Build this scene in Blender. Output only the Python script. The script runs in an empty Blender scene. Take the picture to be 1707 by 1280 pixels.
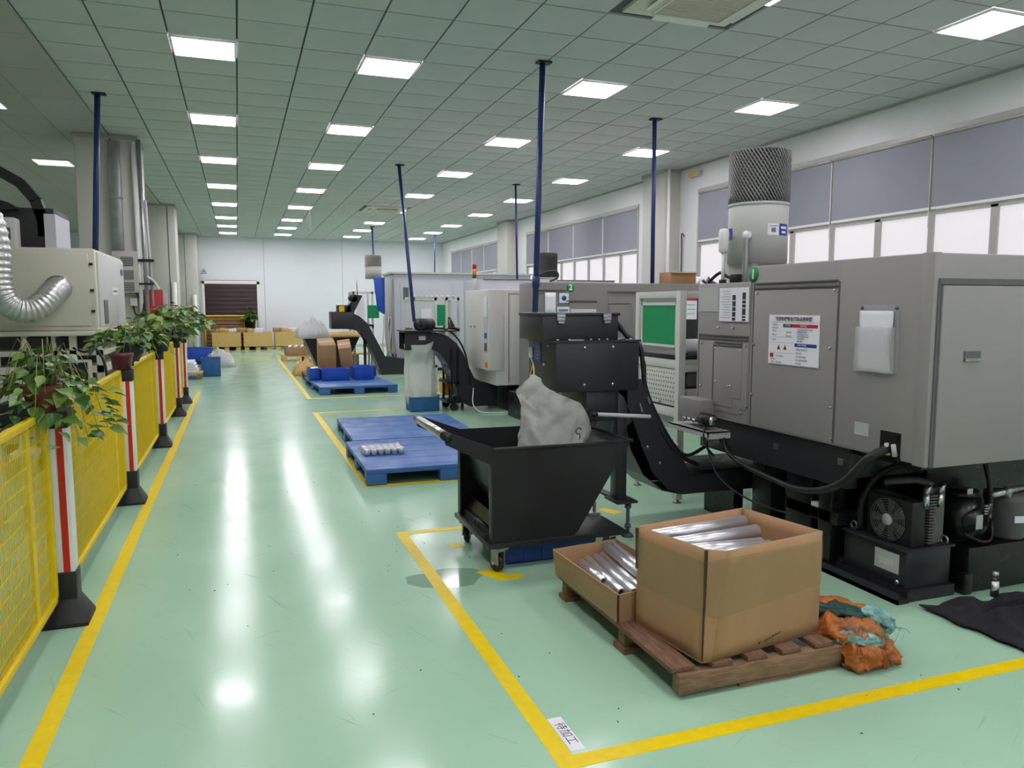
import bpy, bmesh, math, random
from mathutils import Vector, Matrix, noise
random.seed(7)
S = bpy.context.scene
COL = S.collection
PI = math.pi
CEIL = 4.15

# ---------------------------------------------------------------- camera
cam_data = bpy.data.cameras.new('camera')
cam_data.sensor_fit = 'HORIZONTAL'
cam_data.sensor_width = 36.0
cam_data.lens = 36.0 * 1270.0 / 1707.0
cam_data.clip_start = 0.05
cam_data.clip_end = 200
cam = bpy.data.objects.new('camera', cam_data)
COL.objects.link(cam)
cam.location = (0, 0, 1.6)
cam.rotation_euler = (math.radians(90 - 5.8446), 0, math.radians(-19.7158))
S.camera = cam

# ---------------------------------------------------------------- world, exposure
world = bpy.data.worlds.new('world')
S.world = world
world.use_nodes = True
world.node_tree.nodes['Background'].inputs[0].default_value = (0.9, 0.95, 1.0, 1)
world.node_tree.nodes['Background'].inputs[1].default_value = 0.35
S.view_settings.view_transform = 'Standard'
S.view_settings.look = 'None'
S.view_settings.gamma = 1.0
S.view_settings.use_curve_mapping = False
S.view_settings.exposure = 0.0
LIGHT = 28.0            # radiance of the LED panels
LIGHT_BAY = 2.6         # older, dim panels over the left bay
WINDOW = 0.66           # daylight on the frosted panes

# ---------------------------------------------------------------- materials
def srgb(r, g, b):
    f = lambda c: (c / 12.92 if c <= 0.04045 else ((c + 0.055) / 1.055) ** 2.4)
    return (f(r / 255), f(g / 255), f(b / 255), 1)

def mat(name, col, rough=0.5, metal=0.0, var=0.0, scale=8.0, bump=0.0, bscale=60.0, coat=0.0,
        stretch=(1, 1, 1), col2=None, emit=0.0, trans=0.0, spec=0.5, alpha=1.0, rvar=0.0):
    m = bpy.data.materials.new(name)
    m.use_nodes = True
    nt = m.node_tree
    p = nt.nodes['Principled BSDF']
    p.inputs['Base Color'].default_value = col
    p.inputs['Roughness'].default_value = rough
    p.inputs['Metallic'].default_value = metal
    p.inputs['Coat Weight'].default_value = coat
    p.inputs['Specular IOR Level'].default_value = spec
    p.inputs['Transmission Weight'].default_value = trans
    p.inputs['Alpha'].default_value = alpha
    if emit:
        p.inputs['Emission Color'].default_value = col
        p.inputs['Emission Strength'].default_value = emit
    if var or bump or rvar or col2:
        tc = nt.nodes.new('ShaderNodeTexCoord')
        mp = nt.nodes.new('ShaderNodeMapping')
        mp.inputs['Scale'].default_value = stretch
        nt.links.new(tc.outputs['Object'], mp.inputs[0])
        n = nt.nodes.new('ShaderNodeTexNoise')
        n.inputs['Scale'].default_value = scale
        n.inputs['Detail'].default_value = 5
        nt.links.new(mp.outputs[0], n.inputs['Vector'])
        if var or col2:
            mx = nt.nodes.new('ShaderNodeMix')
            mx.data_type = 'RGBA'
            rp = nt.nodes.new('ShaderNodeMapRange')
            rp.inputs[1].default_value = 0.32
            rp.inputs[2].default_value = 0.68
            nt.links.new(n.outputs[0], rp.inputs[0])
            nt.links.new(rp.outputs[0], mx.inputs[0])
            c2 = col2 or tuple(c * (1 - var) for c in col[:3]) + (1,)
            mx.inputs[6].default_value = col
            mx.inputs[7].default_value = c2
            nt.links.new(mx.outputs[2], p.inputs['Base Color'])
        if rvar:
            r2 = nt.nodes.new('ShaderNodeMapRange')
            r2.inputs[1].default_value = 0.3
            r2.inputs[2].default_value = 0.7
            r2.inputs[3].default_value = max(0.02, rough - rvar)
            r2.inputs[4].default_value = rough + rvar
            nt.links.new(n.outputs[0], r2.inputs[0])
            nt.links.new(r2.outputs[0], p.inputs['Roughness'])
        if bump:
            n2 = nt.nodes.new('ShaderNodeTexNoise')
            n2.inputs['Scale'].default_value = bscale
            n2.inputs['Detail'].default_value = 3
            nt.links.new(mp.outputs[0], n2.inputs['Vector'])
            b = nt.nodes.new('ShaderNodeBump')
            b.inputs['Strength'].default_value = bump
            b.inputs['Distance'].default_value = 0.01
            nt.links.new(n2.outputs[0], b.inputs['Height'])
            nt.links.new(b.outputs[0], p.inputs['Normal'])
    return m

M = {}
M['tile'] = mat('ceiling_tile', srgb(196, 198, 196), 0.85, var=0.07, scale=1.3)
M['tile_bay'] = mat('bay_tile', srgb(184, 180, 172), 0.85, var=0.06, scale=1.3)  # darker than the hall tiles: the bay's lack of light is in the colour
M['grid'] = mat('ceiling_grid_dark', srgb(88, 92, 90), 0.8)
M['wall'] = mat('white_wall_paint', srgb(228, 229, 230), 0.8, var=0.05, scale=1.1)
M['wallfar'] = mat('far_wall_panel', srgb(226, 229, 234), 0.65, var=0.03, scale=0.5)
M['column'] = mat('column_cladding', srgb(206, 204, 196), 0.55, var=0.06, scale=1.5)
M['alu_frame'] = mat('window_alu', srgb(176, 174, 168), 0.45, 0.2)
M['blind'] = mat('roller_blind_fabric', srgb(150, 152, 162), 0.9, var=0.05, scale=2)
M['pane'] = mat('frosted_pane', (0.36, 0.35, 0.36, 1), 0.4, emit=WINDOW)
M['pane'].node_tree.nodes['Principled BSDF'].inputs['Emission Color'].default_value = (0.90, 0.865, 0.90, 1)
M['led'] = mat('led_diffuser', (1.0, 0.935, 1.01, 1), 0.5, emit=LIGHT)
M['led_bay'] = mat('led_diffuser_dim', (1.0, 0.98, 0.94, 1), 0.5, emit=LIGHT_BAY)
M['white'] = mat('white_enamel', srgb(232, 232, 228), 0.4)
M['yellow'] = mat('yellow_floor_tape', srgb(240, 210, 0), 0.4, var=0.1, scale=20)
M['fence'] = mat('yellow_fence_paint', srgb(232, 200, 8), 0.45, var=0.1, scale=9)
M['black'] = mat('black_rubber', srgb(20, 21, 24), 0.5, var=0.2, scale=12)
M['blackmetal'] = mat('black_powder_coat', srgb(39, 39, 44), 0.4, var=0.14, scale=4, bump=0.05, bscale=220)
M['blacksteel'] = mat('black_cart_steel', srgb(40, 41, 43), 0.38, 0.25, var=0.25, scale=5, rvar=0.1)
M['blackdeep'] = mat('black_oily', srgb(18, 18, 20), 0.32, var=0.3, scale=9, rvar=0.1)
M['gray'] = mat('machine_gray_paint', srgb(147, 143, 141), 0.45, var=0.04, scale=2, bump=0.03, bscale=300)
M['gray2'] = mat('machine_gray_paint_shaded', srgb(126, 122, 119), 0.45, var=0.04, scale=2)  # same machine gray, toned down: shade put into the colour of machine two
M['graylight'] = mat('machine_light_gray', srgb(196, 196, 192), 0.45, var=0.04, scale=2)
M['graydark'] = mat('dark_gray_paint', srgb(92, 92, 92), 0.45, var=0.1, scale=5)
M['whitemachine'] = mat('machine_white_paint', srgb(214, 212, 205), 0.42, var=0.04, scale=2)
M['bluegray'] = mat('pale_bluegray_paint', srgb(186, 190, 196), 0.45, var=0.04, scale=1)
M['beige'] = mat('beige_enamel', srgb(206, 204, 188), 0.45, var=0.05, scale=2)
M['bench'] = mat('bench_light_gray', srgb(206, 208, 200), 0.45, var=0.04, scale=4)
M['steel'] = mat('bright_steel', srgb(200, 200, 202), 0.28, 1.0, var=0.1, scale=15)
M['alum'] = mat('turned_aluminium', srgb(226, 226, 230), 0.3, 0.78, var=0.12, scale=30, stretch=(1, 1, 8), bump=0.02, bscale=200)
M['galv'] = mat('galvanised_sheet', srgb(176, 178, 178), 0.35, 0.85, var=0.25, scale=6)
M['foil'] = mat('aluminium_foil_duct', srgb(208, 208, 206), 0.32, 0.8, var=0.1, scale=10)
M['card'] = mat('brown_cardboard', srgb(176, 138, 100), 0.75, var=0.12, scale=5, bump=0.08, bscale=60, stretch=(1, 1, 0.4))
M['cardin'] = mat('cardboard_inside', srgb(190, 146, 108), 0.8, var=0.1, scale=6)
M['cardedge'] = mat('cardboard_dark_edge', srgb(70, 50, 36), 0.9)
M['wood'] = mat('weathered_wood', srgb(150, 118, 88), 0.75, var=0.45, scale=6, stretch=(2, 14, 14), bump=0.3, bscale=30)
M['woody'] = mat('weathered_wood_lengthwise', srgb(132, 98, 72), 0.75, var=0.45, scale=6, stretch=(14, 2, 14), bump=0.3, bscale=30)
M['woodnew'] = mat('pale_plywood', srgb(214, 178, 108), 0.6, var=0.18, scale=5, stretch=(2, 8, 8))
M['blue'] = mat('blue_pallet_plastic', srgb(56, 104, 168), 0.42, var=0.14, scale=5, rvar=0.1)
M['bluebin'] = mat('blue_bin_plastic', srgb(22, 78, 186), 0.4, var=0.12, scale=6)
M['bluecrate'] = mat('blue_crate_plastic', srgb(36, 98, 156), 0.45, var=0.2, scale=7)
M['bluepole'] = mat('blue_pipe_paint', srgb(34, 54, 108), 0.4, var=0.1, scale=5)
M['bluedeep'] = mat('dark_blue_plastic', srgb(28, 62, 130), 0.4)
M['green'] = mat('green_board', srgb(0, 150, 92), 0.35, var=0.1, scale=4)
M['stickergreen'] = mat('green_sticker', srgb(18, 140, 62), 0.45)
M['paper'] = mat('white_paper', srgb(232, 232, 238), 0.7)
M['papergray'] = mat('pale_gray_label', srgb(178, 182, 180), 0.55, var=0.08, scale=8)
M['print'] = mat('dark_print', srgb(50, 48, 60), 0.7)
M['printgray'] = mat('gray_print', srgb(120, 122, 136), 0.7)
M['red'] = mat('red_print', srgb(190, 30, 40), 0.5)
M['redpaint'] = mat('red_stripe', srgb(192, 40, 30), 0.4, var=0.08, scale=8)
M['redbox'] = mat('red_cabinet_paint', srgb(176, 28, 44), 0.4)
M['blueprint'] = mat('blue_print', srgb(30, 60, 150), 0.5)
M['warn'] = mat('warning_yellow', srgb(236, 190, 10), 0.45)
M['orange'] = mat('orange_lamp', srgb(240, 120, 30), 0.35)
M['redlamp'] = mat('red_lamp', srgb(140, 24, 26), 0.3)
M['greenlamp'] = mat('dark_green_lamp', srgb(20, 80, 60), 0.3)
M['maroon'] = mat('maroon_pot', srgb(96, 30, 44), 0.35)
M['terracotta'] = mat('terracotta_pot', srgb(122, 62, 40), 0.6)
M['soil'] = mat('soil', srgb(40, 28, 20), 0.95)
M['leaf'] = mat('pothos_leaf', srgb(104, 140, 50), 0.4, col2=srgb(62, 100, 34), scale=9)
M['leaf2'] = mat('pothos_leaf_pale', srgb(146, 168, 84), 0.42, col2=srgb(98, 134, 52), scale=12)
M['leaf3'] = mat('dark_green_leaf', srgb(62, 104, 40), 0.38, col2=srgb(38, 74, 28), scale=9)
M['stem'] = mat('pale_stem', srgb(150, 152, 92), 0.5)
M['door'] = mat('dark_brown_shutter', srgb(62, 40, 44), 0.5, var=0.12, scale=3)
M['slat'] = mat('varnished_wood_slat', srgb(140, 104, 62), 0.5, var=0.2, scale=5)
M['mesh'] = mat('dark_filter_mesh', srgb(142, 142, 142), 0.45, 0.3)
M['meshpale'] = mat('pale_filter_mesh', srgb(178, 178, 172), 0.5, 0.2)
M['meshcore'] = mat('filter_core', srgb(52, 52, 54), 0.8)
M['cloth'] = mat('black_cloth', srgb(22, 22, 26), 0.9, bump=0.2, bscale=90)
M['sackorange'] = mat('orange_woven_sack', srgb(196, 112, 36), 0.42, col2=srgb(134, 70, 22), scale=16, bump=0.9, bscale=45)
M['sackgreen'] = mat('dark_green_woven_sack', srgb(14, 74, 62), 0.45, col2=srgb(8, 44, 38), scale=9, bump=0.4, bscale=45)
M['sackteal'] = mat('pale_teal_film', srgb(150, 196, 188), 0.3, col2=srgb(58, 118, 112), scale=22, bump=0.9, bscale=45)
M['chips'] = mat('brass_chips', srgb(160, 132, 60), 0.4, 0.6, var=0.4, scale=30)
M['screenglass'] = mat('pale_glass', srgb(206, 216, 210), 0.15)
M['dirtywhite'] = mat('dusty_white', srgb(196, 192, 184), 0.6, var=0.1, scale=4)
M['ac'] = mat('ac_grille_white', srgb(222, 218, 206), 0.45)
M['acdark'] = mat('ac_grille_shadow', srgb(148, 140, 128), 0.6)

def film(name, col, opac, rough=0.3, bump=0.0):
    m = bpy.data.materials.new(name)
    m.use_nodes = True
    nt = m.node_tree
    for n in list(nt.nodes):
        nt.nodes.remove(n)
    out = nt.nodes.new('ShaderNodeOutputMaterial')
    tr = nt.nodes.new('ShaderNodeBsdfTransparent')
    tl = nt.nodes.new('ShaderNodeBsdfTranslucent')
    pr = nt.nodes.new('ShaderNodeBsdfPrincipled')
    pr.inputs['Base Color'].default_value = col
    pr.inputs['Roughness'].default_value = rough
    tl.inputs[0].default_value = col
    a = nt.nodes.new('ShaderNodeMixShader')
    a.inputs[0].default_value = 0.35
    b = nt.nodes.new('ShaderNodeMixShader')
    b.inputs[0].default_value = opac
    nt.links.new(pr.outputs[0], a.inputs[1]); nt.links.new(tl.outputs[0], a.inputs[2])
    nt.links.new(tr.outputs[0], b.inputs[1]); nt.links.new(a.outputs[0], b.inputs[2])
    nt.links.new(b.outputs[0], out.inputs[0])
    if bump:
        tc = nt.nodes.new('ShaderNodeTexCoord')
        n2 = nt.nodes.new('ShaderNodeTexNoise'); n2.inputs['Scale'].default_value = 22; n2.inputs['Detail'].default_value = 4
        bp = nt.nodes.new('ShaderNodeBump'); bp.inputs['Strength'].default_value = bump; bp.inputs['Distance'].default_value = 0.02
        nt.links.new(tc.outputs['Object'], n2.inputs['Vector']); nt.links.new(n2.outputs[0], bp.inputs['Height'])
        nt.links.new(bp.outputs[0], pr.inputs['Normal'])
    return m
M['bag'] = film('white_poly_bag', srgb(206, 208, 202), 0.92, 0.35, 0.5)
M['bagbright'] = film('bright_poly_bag', srgb(238, 240, 236), 0.9, 0.3, 0.6)
M['bagwhite'] = film('clear_poly_bag', srgb(226, 228, 228), 0.75, 0.3, 0.5)
M['sleeve'] = film('clear_sleeve', srgb(220, 222, 224), 0.35, 0.15)
M['tapefilm'] = film('clear_packing_tape', srgb(200, 178, 136), 0.32, 0.12, 0.5)
M['stretch'] = film('stretch_film', srgb(228, 232, 238), 0.4, 0.12, 0.5)

def floor_material():
    m = bpy.data.materials.new('green_epoxy_floor')
    m.use_nodes = True
    nt = m.node_tree
    p = nt.nodes['Principled BSDF']
    tc = nt.nodes.new('ShaderNodeTexCoord')
    n1 = nt.nodes.new('ShaderNodeTexNoise'); n1.inputs['Scale'].default_value = 0.9; n1.inputs['Detail'].default_value = 6
    nt.links.new(tc.outputs['Object'], n1.inputs['Vector'])
    r = nt.nodes.new('ShaderNodeValToRGB')
    r.color_ramp.elements[0].position = 0.3; r.color_ramp.elements[0].color = srgb(156, 195, 165)
    r.color_ramp.elements[1].position = 0.7; r.color_ramp.elements[1].color = srgb(168, 206, 177)
    nt.links.new(n1.outputs[0], r.inputs[0])
    # thin dark scuffs: stretched, rotated noise bands kept only at their crests
    prev = r.outputs[0]
    p.inputs['Specular IOR Level'].default_value = 0.32
    for ang, sc, lo in ((0.5, 1.7, 0.735), (-0.9, 2.3, 0.745), (1.9, 1.2, 0.74)):
        mp = nt.nodes.new('ShaderNodeMapping')
        mp.inputs['Rotation'].default_value = (0, 0, ang)
        mp.vector_type = 'TEXTURE'
        mp.inputs['Scale'].default_value = (1 / sc, 1 / (sc * 22), 1)
        nt.links.new(tc.outputs['Object'], mp.inputs[0])
        n = nt.nodes.new('ShaderNodeTexNoise'); n.inputs['Scale'].default_value = 1.0; n.inputs['Detail'].default_value = 2.5
        nt.links.new(mp.outputs[0], n.inputs['Vector'])
        rr = nt.nodes.new('ShaderNodeMapRange')
        rr.inputs[1].default_value = lo - 0.06; rr.inputs[2].default_value = lo + 0.03
        rr.inputs[3].default_value = 0.0; rr.inputs[4].default_value = 0.30
        nt.links.new(n.outputs[0], rr.inputs[0])
        mx = nt.nodes.new('ShaderNodeMix'); mx.data_type = 'RGBA'
        nt.links.new(rr.outputs[0], mx.inputs[0]); nt.links.new(prev, mx.inputs[6])
        mx.inputs[7].default_value = srgb(70, 104, 84)
        prev = mx.outputs[2]
    nt.links.new(prev, p.inputs['Base Color'])
    n3 = nt.nodes.new('ShaderNodeTexNoise'); n3.inputs['Scale'].default_value = 2.6; n3.inputs['Detail'].default_value = 5
    nt.links.new(tc.outputs['Object'], n3.inputs['Vector'])
    r3 = nt.nodes.new('ShaderNodeMapRange'); r3.inputs[1].default_value = 0.3; r3.inputs[2].default_value = 0.7
    r3.inputs[3].default_value = 0.13; r3.inputs[4].default_value = 0.21
    nt.links.new(n3.outputs[0], r3.inputs[0]); nt.links.new(r3.outputs[0], p.inputs['Roughness'])
    n4 = nt.nodes.new('ShaderNodeTexNoise'); n4.inputs['Scale'].default_value = 5; n4.inputs['Detail'].default_value = 2
    nt.links.new(tc.outputs['Object'], n4.inputs['Vector'])
    b = nt.nodes.new('ShaderNodeBump'); b.inputs['Strength'].default_value = 0.018; b.inputs['Distance'].default_value = 0.02
    nt.links.new(n4.outputs[0], b.inputs['Height']); nt.links.new(b.outputs[0], p.inputs['Normal'])
    return m
M['floor'] = floor_material()

# ---------------------------------------------------------------- geometry helpers
class MB:
    """a bmesh that collects shapes (world coordinates unless its object says otherwise)"""
    def __init__(self):
        self.bm = bmesh.new()
    def box(self, x0, x1, y0, y1, z0, z1):
        r = bmesh.ops.create_cube(self.bm, size=1)
        for v in r['verts']:
            v.co = Vector(((x0 + x1) / 2 + v.co.x * abs(x1 - x0), (y0 + y1) / 2 + v.co.y * abs(y1 - y0), (z0 + z1) / 2 + v.co.z * abs(z1 - z0)))
        return self
    def rbox(self, c, s, rot=(0, 0, 0)):
        r = bmesh.ops.create_cube(self.bm, size=1)
        R = Matrix.Rotation(rot[2], 3, 'Z') @ Matrix.Rotation(rot[1], 3, 'Y') @ Matrix.Rotation(rot[0], 3, 'X')
        for v in r['verts']:
            v.co = Vector(c) + R @ Vector((v.co.x * s[0], v.co.y * s[1], v.co.z * s[2]))
        return self
    def poly(self, pts):
        vs = [self.bm.verts.new(p) for p in pts]
        self.bm.faces.new(vs)
        return self
    def prism(self, pts, d):
        """a closed planar outline pushed along the vector d"""
        d = Vector(d)
        a = [self.bm.verts.new(p) for p in pts]
        b = [self.bm.verts.new(Vector(p) + d) for p in pts]
        n = len(pts)
        f = [self.bm.faces.new(a), self.bm.faces.new(b[::-1])]
        for i in range(n):
            f.append(self.bm.faces.new((a[i], b[i], b[(i + 1) % n], a[(i + 1) % n])))
        bmesh.ops.recalc_face_normals(self.bm, faces=f)
        return self
    def cyl(self, p0, p1, r0, r1=None, n=16, cap=True):
        r1 = r0 if r1 is None else r1
        p0, p1 = Vector(p0), Vector(p1)
        d = (p1 - p0).normalized()
        u = d.orthogonal().normalized(); w = d.cross(u)
        A = [self.bm.verts.new(p0 + (u * math.cos(t) + w * math.sin(t)) * r0) for t in (2 * PI * i / n for i in range(n))]
        B = [self.bm.verts.new(p1 + (u * math.cos(t) + w * math.sin(t)) * r1) for t in (2 * PI * i / n for i in range(n))]
        for i in range(n):
            self.bm.faces.new((A[i], A[(i + 1) % n], B[(i + 1) % n], B[i]))
        if cap:
            self.bm.faces.new(A[::-1]); self.bm.faces.new(B)
        return self
    def pipe(self, p0, p1, r, ri, n=20):
        """a hollow tube with wall thickness"""
        p0, p1 = Vector(p0), Vector(p1)
        d = (p1 - p0).normalized()
        u = d.orthogonal().normalized(); w = d.cross(u)
        rings = []
        for p, rr in ((p0, r), (p1, r), (p1, ri), (p0, ri)):
            rings.append([self.bm.verts.new(p + (u * math.cos(t) + w * math.sin(t)) * rr) for t in (2 * PI * i / n for i in range(n))])
        for k in range(4):
            a, b = rings[k], rings[(k + 1) % 4]
            for i in range(n):
                self.bm.faces.new((a[i], a[(i + 1) % n], b[(i + 1) % n], b[i]))
        return self
    def tube(self, pts, r, n=8, smooth=3):
        """a round hose through the points (Catmull-Rom); r may be a function of t in 0..1"""
        pts = [Vector(p) for p in pts]
        P = []
        if smooth > 1 and len(pts) > 2:
            q = [pts[0] * 2 - pts[1]] + pts + [pts[-1] * 2 - pts[-2]]
            for i in range(1, len(q) - 2):
                for k in range(smooth):
                    t = k / smooth
                    a, b, c, d = q[i - 1], q[i], q[i + 1], q[i + 2]
                    P.append(0.5 * ((2 * b) + (c - a) * t + (2 * a - 5 * b + 4 * c - d) * t * t + (3 * b - a - 3 * c + d) * t ** 3))
            P.append(pts[-1])
        else:
            P = pts
        rf = r if callable(r) else (lambda t: r)
        prev = None
        rings = []
        for i, p in enumerate(P):
            d = (P[min(i + 1, len(P) - 1)] - P[max(i - 1, 0)]).normalized()
            if prev is None:
                u = d.orthogonal().normalized()
            else:
                u = (prev - d * prev.dot(d))
                u = u.normalized() if u.length > 1e-6 else d.orthogonal().normalized()
            prev = u
            w = d.cross(u)
            rr = rf(i / (len(P) - 1))
            rings.append([self.bm.verts.new(p + (u * math.cos(t) + w * math.sin(t)) * rr) for t in (2 * PI * k / n for k in range(n))])
        for a, b in zip(rings, rings[1:]):
            for k in range(n):
                self.bm.faces.new((a[k], a[(k + 1) % n], b[(k + 1) % n], b[k]))
        self.bm.faces.new(rings[0][::-1]); self.bm.faces.new(rings[-1])
        return self
    def lathe(self, c, prof, n=24, cap=True):
        """profile of (radius, z) about the vertical through c"""
        rings = []
        for r, z in prof:
            rings.append([self.bm.verts.new((c[0] + r * math.cos(2 * PI * k / n), c[1] + r * math.sin(2 * PI * k / n), c[2] + z)) for k in range(n)])
        for a, b in zip(rings, rings[1:]):
            for k in range(n):
                self.bm.faces.new((a[k], a[(k + 1) % n], b[(k + 1) % n], b[k]))
        if cap:
            self.bm.faces.new(rings[0][::-1]); self.bm.faces.new(rings[-1])
        return self
    def grid(self, fn, nu, nv, closed=False):
        V = [[self.bm.verts.new(fn(i / nu, j / nv)) for j in range(nv + 1)] for i in range(nu + (0 if closed else 1))]
        m = len(V)
        for i in range(nu):
            for j in range(nv):
                self.bm.faces.new((V[i][j], V[(i + 1) % m][j], V[(i + 1) % m][j + 1], V[i][j + 1]))
        return self
    def sphere(self, c, r, s=(1, 1, 1), sub=2):
        q = bmesh.ops.create_icosphere(self.bm, subdivisions=sub, radius=r)
        for v in q['verts']:
            v.co = Vector(c) + Vector((v.co.x * s[0], v.co.y * s[1], v.co.z * s[2]))
        return self

def wloc(o):
    v = Vector((0, 0, 0))
    while o:
        v = v + o.location
        o = o.parent
    return v

def tag(o, label=None, cat=None, group=None, kind=None):
    if label: o['label'] = label
    if cat: o['category'] = cat
    if group: o['group'] = group
    if kind: o['kind'] = kind
    return o

def obj(name, mb, m, parent=None, bevel=0.0, smooth=35, world=True, thick=0.0, label=None, kind=None):
    bm = mb.bm
    if bevel:
        ed = [e for e in bm.edges if len(e.link_faces) == 2 and e.calc_face_angle(0) > 0.6]
        if len(ed) < 600:
            bmesh.ops.bevel(bm, geom=ed, offset=bevel, segments=2, affect='EDGES', profile=0.5, clamp_overlap=True)
    ang = math.radians(smooth)
    for f in bm.faces:
        f.smooth = True
    for e in bm.edges:
        e.smooth = not (len(e.link_faces) == 2 and e.calc_face_angle(0) > ang)
    if parent is not None and world:
        off = wloc(parent)
        for v in bm.verts:
            v.co -= off
    me = bpy.data.meshes.new(name)
    bm.to_mesh(me)
    bm.free()
    if isinstance(m, str):
        m = M[m]
    me.materials.append(m)
    o = bpy.data.objects.new(name, me)
    COL.objects.link(o)
    if parent is not None:
        o.parent = parent
    if thick:
        s = o.modifiers.new('thickness', 'SOLIDIFY'); s.thickness = thick; s.offset = 0
    if label: o['label'] = label
    if kind: o['kind'] = kind
    return o

def thing(name, label, cat, loc=(0, 0, 0), group=None, rotz=0.0):
    o = bpy.data.objects.new(name, None)
    o.empty_display_size = 0.1
    COL.objects.link(o)
    o.location = loc
    o.rotation_euler = (0, 0, rotz)
    return tag(o, label, cat, group)

def single(name, mb, m, label, cat, group=None, **k):
    return tag(obj(name, mb, m, None, **k), label, cat, group)

def struct(name, mb, m, parent=None, **k):
    o = obj(name, mb, m, parent, **k)
    if parent is None:
        o['kind'] = 'structure'
    return o

def dup(root, loc=None, rotz=None, label=None):
    r = root.copy(); COL.objects.link(r)
    if loc is not None: r.location = loc
    if rotz is not None: r.rotation_euler = (0, 0, rotz)
    if label: r['label'] = label
    for ch in list(root.children):
        c = ch.copy(); COL.objects.link(c); c.parent = r
        for g in list(ch.children):
            d = g.copy(); COL.objects.link(d); d.parent = c
    return r

def share(name, me, parent, loc=(0, 0, 0), rot=(0, 0, 0), sc=(1, 1, 1)):
    """another object on the same mesh data, in the parent's frame"""
    o = bpy.data.objects.new(name, me); COL.objects.link(o)
    o.parent = parent
    o.location = loc; o.rotation_euler = rot; o.scale = sc
    return o

CJK = None
def letters(body, size, origin, xdir, ydir, m, parent, name='lettering', align='LEFT', space=1.0, bold=0.0):
    """flat text lying in the plane of xdir and ydir"""
    c = bpy.data.curves.new(name, 'FONT')
    c.body = body; c.size = size; c.align_x = align; c.align_y = 'CENTER'; c.space_character = space
    c.resolution_u = 2; c.offset = bold
    t = bpy.data.objects.new(name, c); COL.objects.link(t)
    x = Vector(xdir).normalized(); y = Vector(ydir).normalized(); z = x.cross(y)
    R = Matrix((x, y, z)).transposed().to_4x4()
    t.rotation_euler = R.to_euler()
    t.location = Vector(origin) - wloc(parent)
    t.parent = parent
    c.materials.append(M[m])
    dg = bpy.context.evaluated_depsgraph_get()
    me = bpy.data.meshes.new_from_object(t.evaluated_get(dg))
    o = bpy.data.objects.new(name, me); COL.objects.link(o)
    o.rotation_euler = t.rotation_euler; o.location = t.location; o.parent = parent
    bpy.data.objects.remove(t)
    return o
# ================================================================ ROOM SHELL
XR, XL, XT = 7.95, -6.2, -1.75        # window wall, left wall, edge between hall and left bay
YF, YB = 30.6, -7.0
b = MB(); b.box(XL, XR, YB, YF, -0.1, 0.0)
floor = struct('floor', b, 'floor')
WEST = []
def tape(x0, x1, y0, y1):
    obj('yellow_line', MB().box(x0, x1, y0, y1, 0.0, 0.0012), 'yellow', floor, label='yellow tape line on the floor')
tape(-0.775, -0.7, -1.0, 15.4)
def bay(xl, y0, y1, xr0, xr1, w=0.075):
    tape(xl, xl + w, y0, y1)
    if xr0: tape(xl + w, xr0, y0, y0 + w)
    if xr1: tape(xl + w, xr1, y1 - w, y1)
bay(1.0, 2.28, 5.24, 5.0, 1.5)
bay(1.01, 6.66, 11.72, 3.0, 2.36)
bay(1.08, 13.5, 24.0, 3.0, 0)
for pts in (((1.30, 4.27), (1.38, 4.31), (1.47, 4.17), (1.56, 4.16), (1.55, 4.1), (1.40, 4.09)), ((2.62, 5.30), (2.70, 5.34), (2.78, 5.18), (2.68, 5.15)),
            ((1.27, 4.86), (1.36, 4.88), (1.38, 4.78), (1.30, 4.76))):
    obj('tape_scrap', MB().prism([(x, y, 0.0) for x, y in pts], (0, 0, 0.0012)), 'yellow', floor, label='torn scrap of yellow tape on the floor')

# a puddle of clear coolant on the paint beside the first marked bay
b = MB()
pts = []
for k in range(28):
    a = 2 * PI * k / 28
    r = 0.20 * (1 + 0.35 * noise.noise(Vector((math.cos(a) * 1.4, math.sin(a) * 1.4, 3.1))))
    pts.append((1.1 + r * 1.25 * math.cos(a), 4.25 + r * 0.75 * math.sin(a), 0.0004))
b.poly(pts)
M['wet'] = mat('wet_epoxy', srgb(126, 164, 138), 0.10, spec=0.5)
single('coolant_puddle', b, 'wet', 'thin wet coolant puddle on the green floor left of the black tipping cart', 'puddle')

# --- walls
def wallbox(name, x0, x1, y0, y1, z0, z1, m='wall'):
    return struct(name, MB().box(x0, x1, y0, y1, z0, z1), m)
far_wall = wallbox('wall_far', XL, XR, YF, YF + 0.2, 0, CEIL + 0.3, 'wallfar')
wallbox('wall_left', XL - 0.2, XL, YB, YF, 0, CEIL + 0.3)
wallbox('wall_back', XL, XR, YB - 0.2, YB, 0, CEIL + 0.3)
ZS, ZH = 1.0, 3.66                   # window sill and head
BAYS = [(-1.1, 12.12), (14.35, 20.9), (23.6, 29.2)]
b = MB()
b.box(XR, XR + 0.25, YB, YF, 0, ZS); b.box(XR, XR + 0.25, YB, YF, ZH, CEIL + 0.3)
ys = [YB] + [y for w in BAYS for y in w] + [YF]
for i in range(0, len(ys), 2):
    b.box(XR, XR + 0.25, ys[i], ys[i + 1], ZS, ZH)
right_wall = struct('wall_right', b, 'wall')
for k, (x, xx) in enumerate([(0.98, 1.0), (3.9, 3.915)]):
    obj('panel_joint', MB().box(x, xx, YF - 0.006, YF + 0.01, 0, CEIL), 'alu_frame', far_wall)
struct('baseboard_far', MB().box(0.75, XR, YF - 0.015, YF, 0, 0.1), 'graylight')

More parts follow.
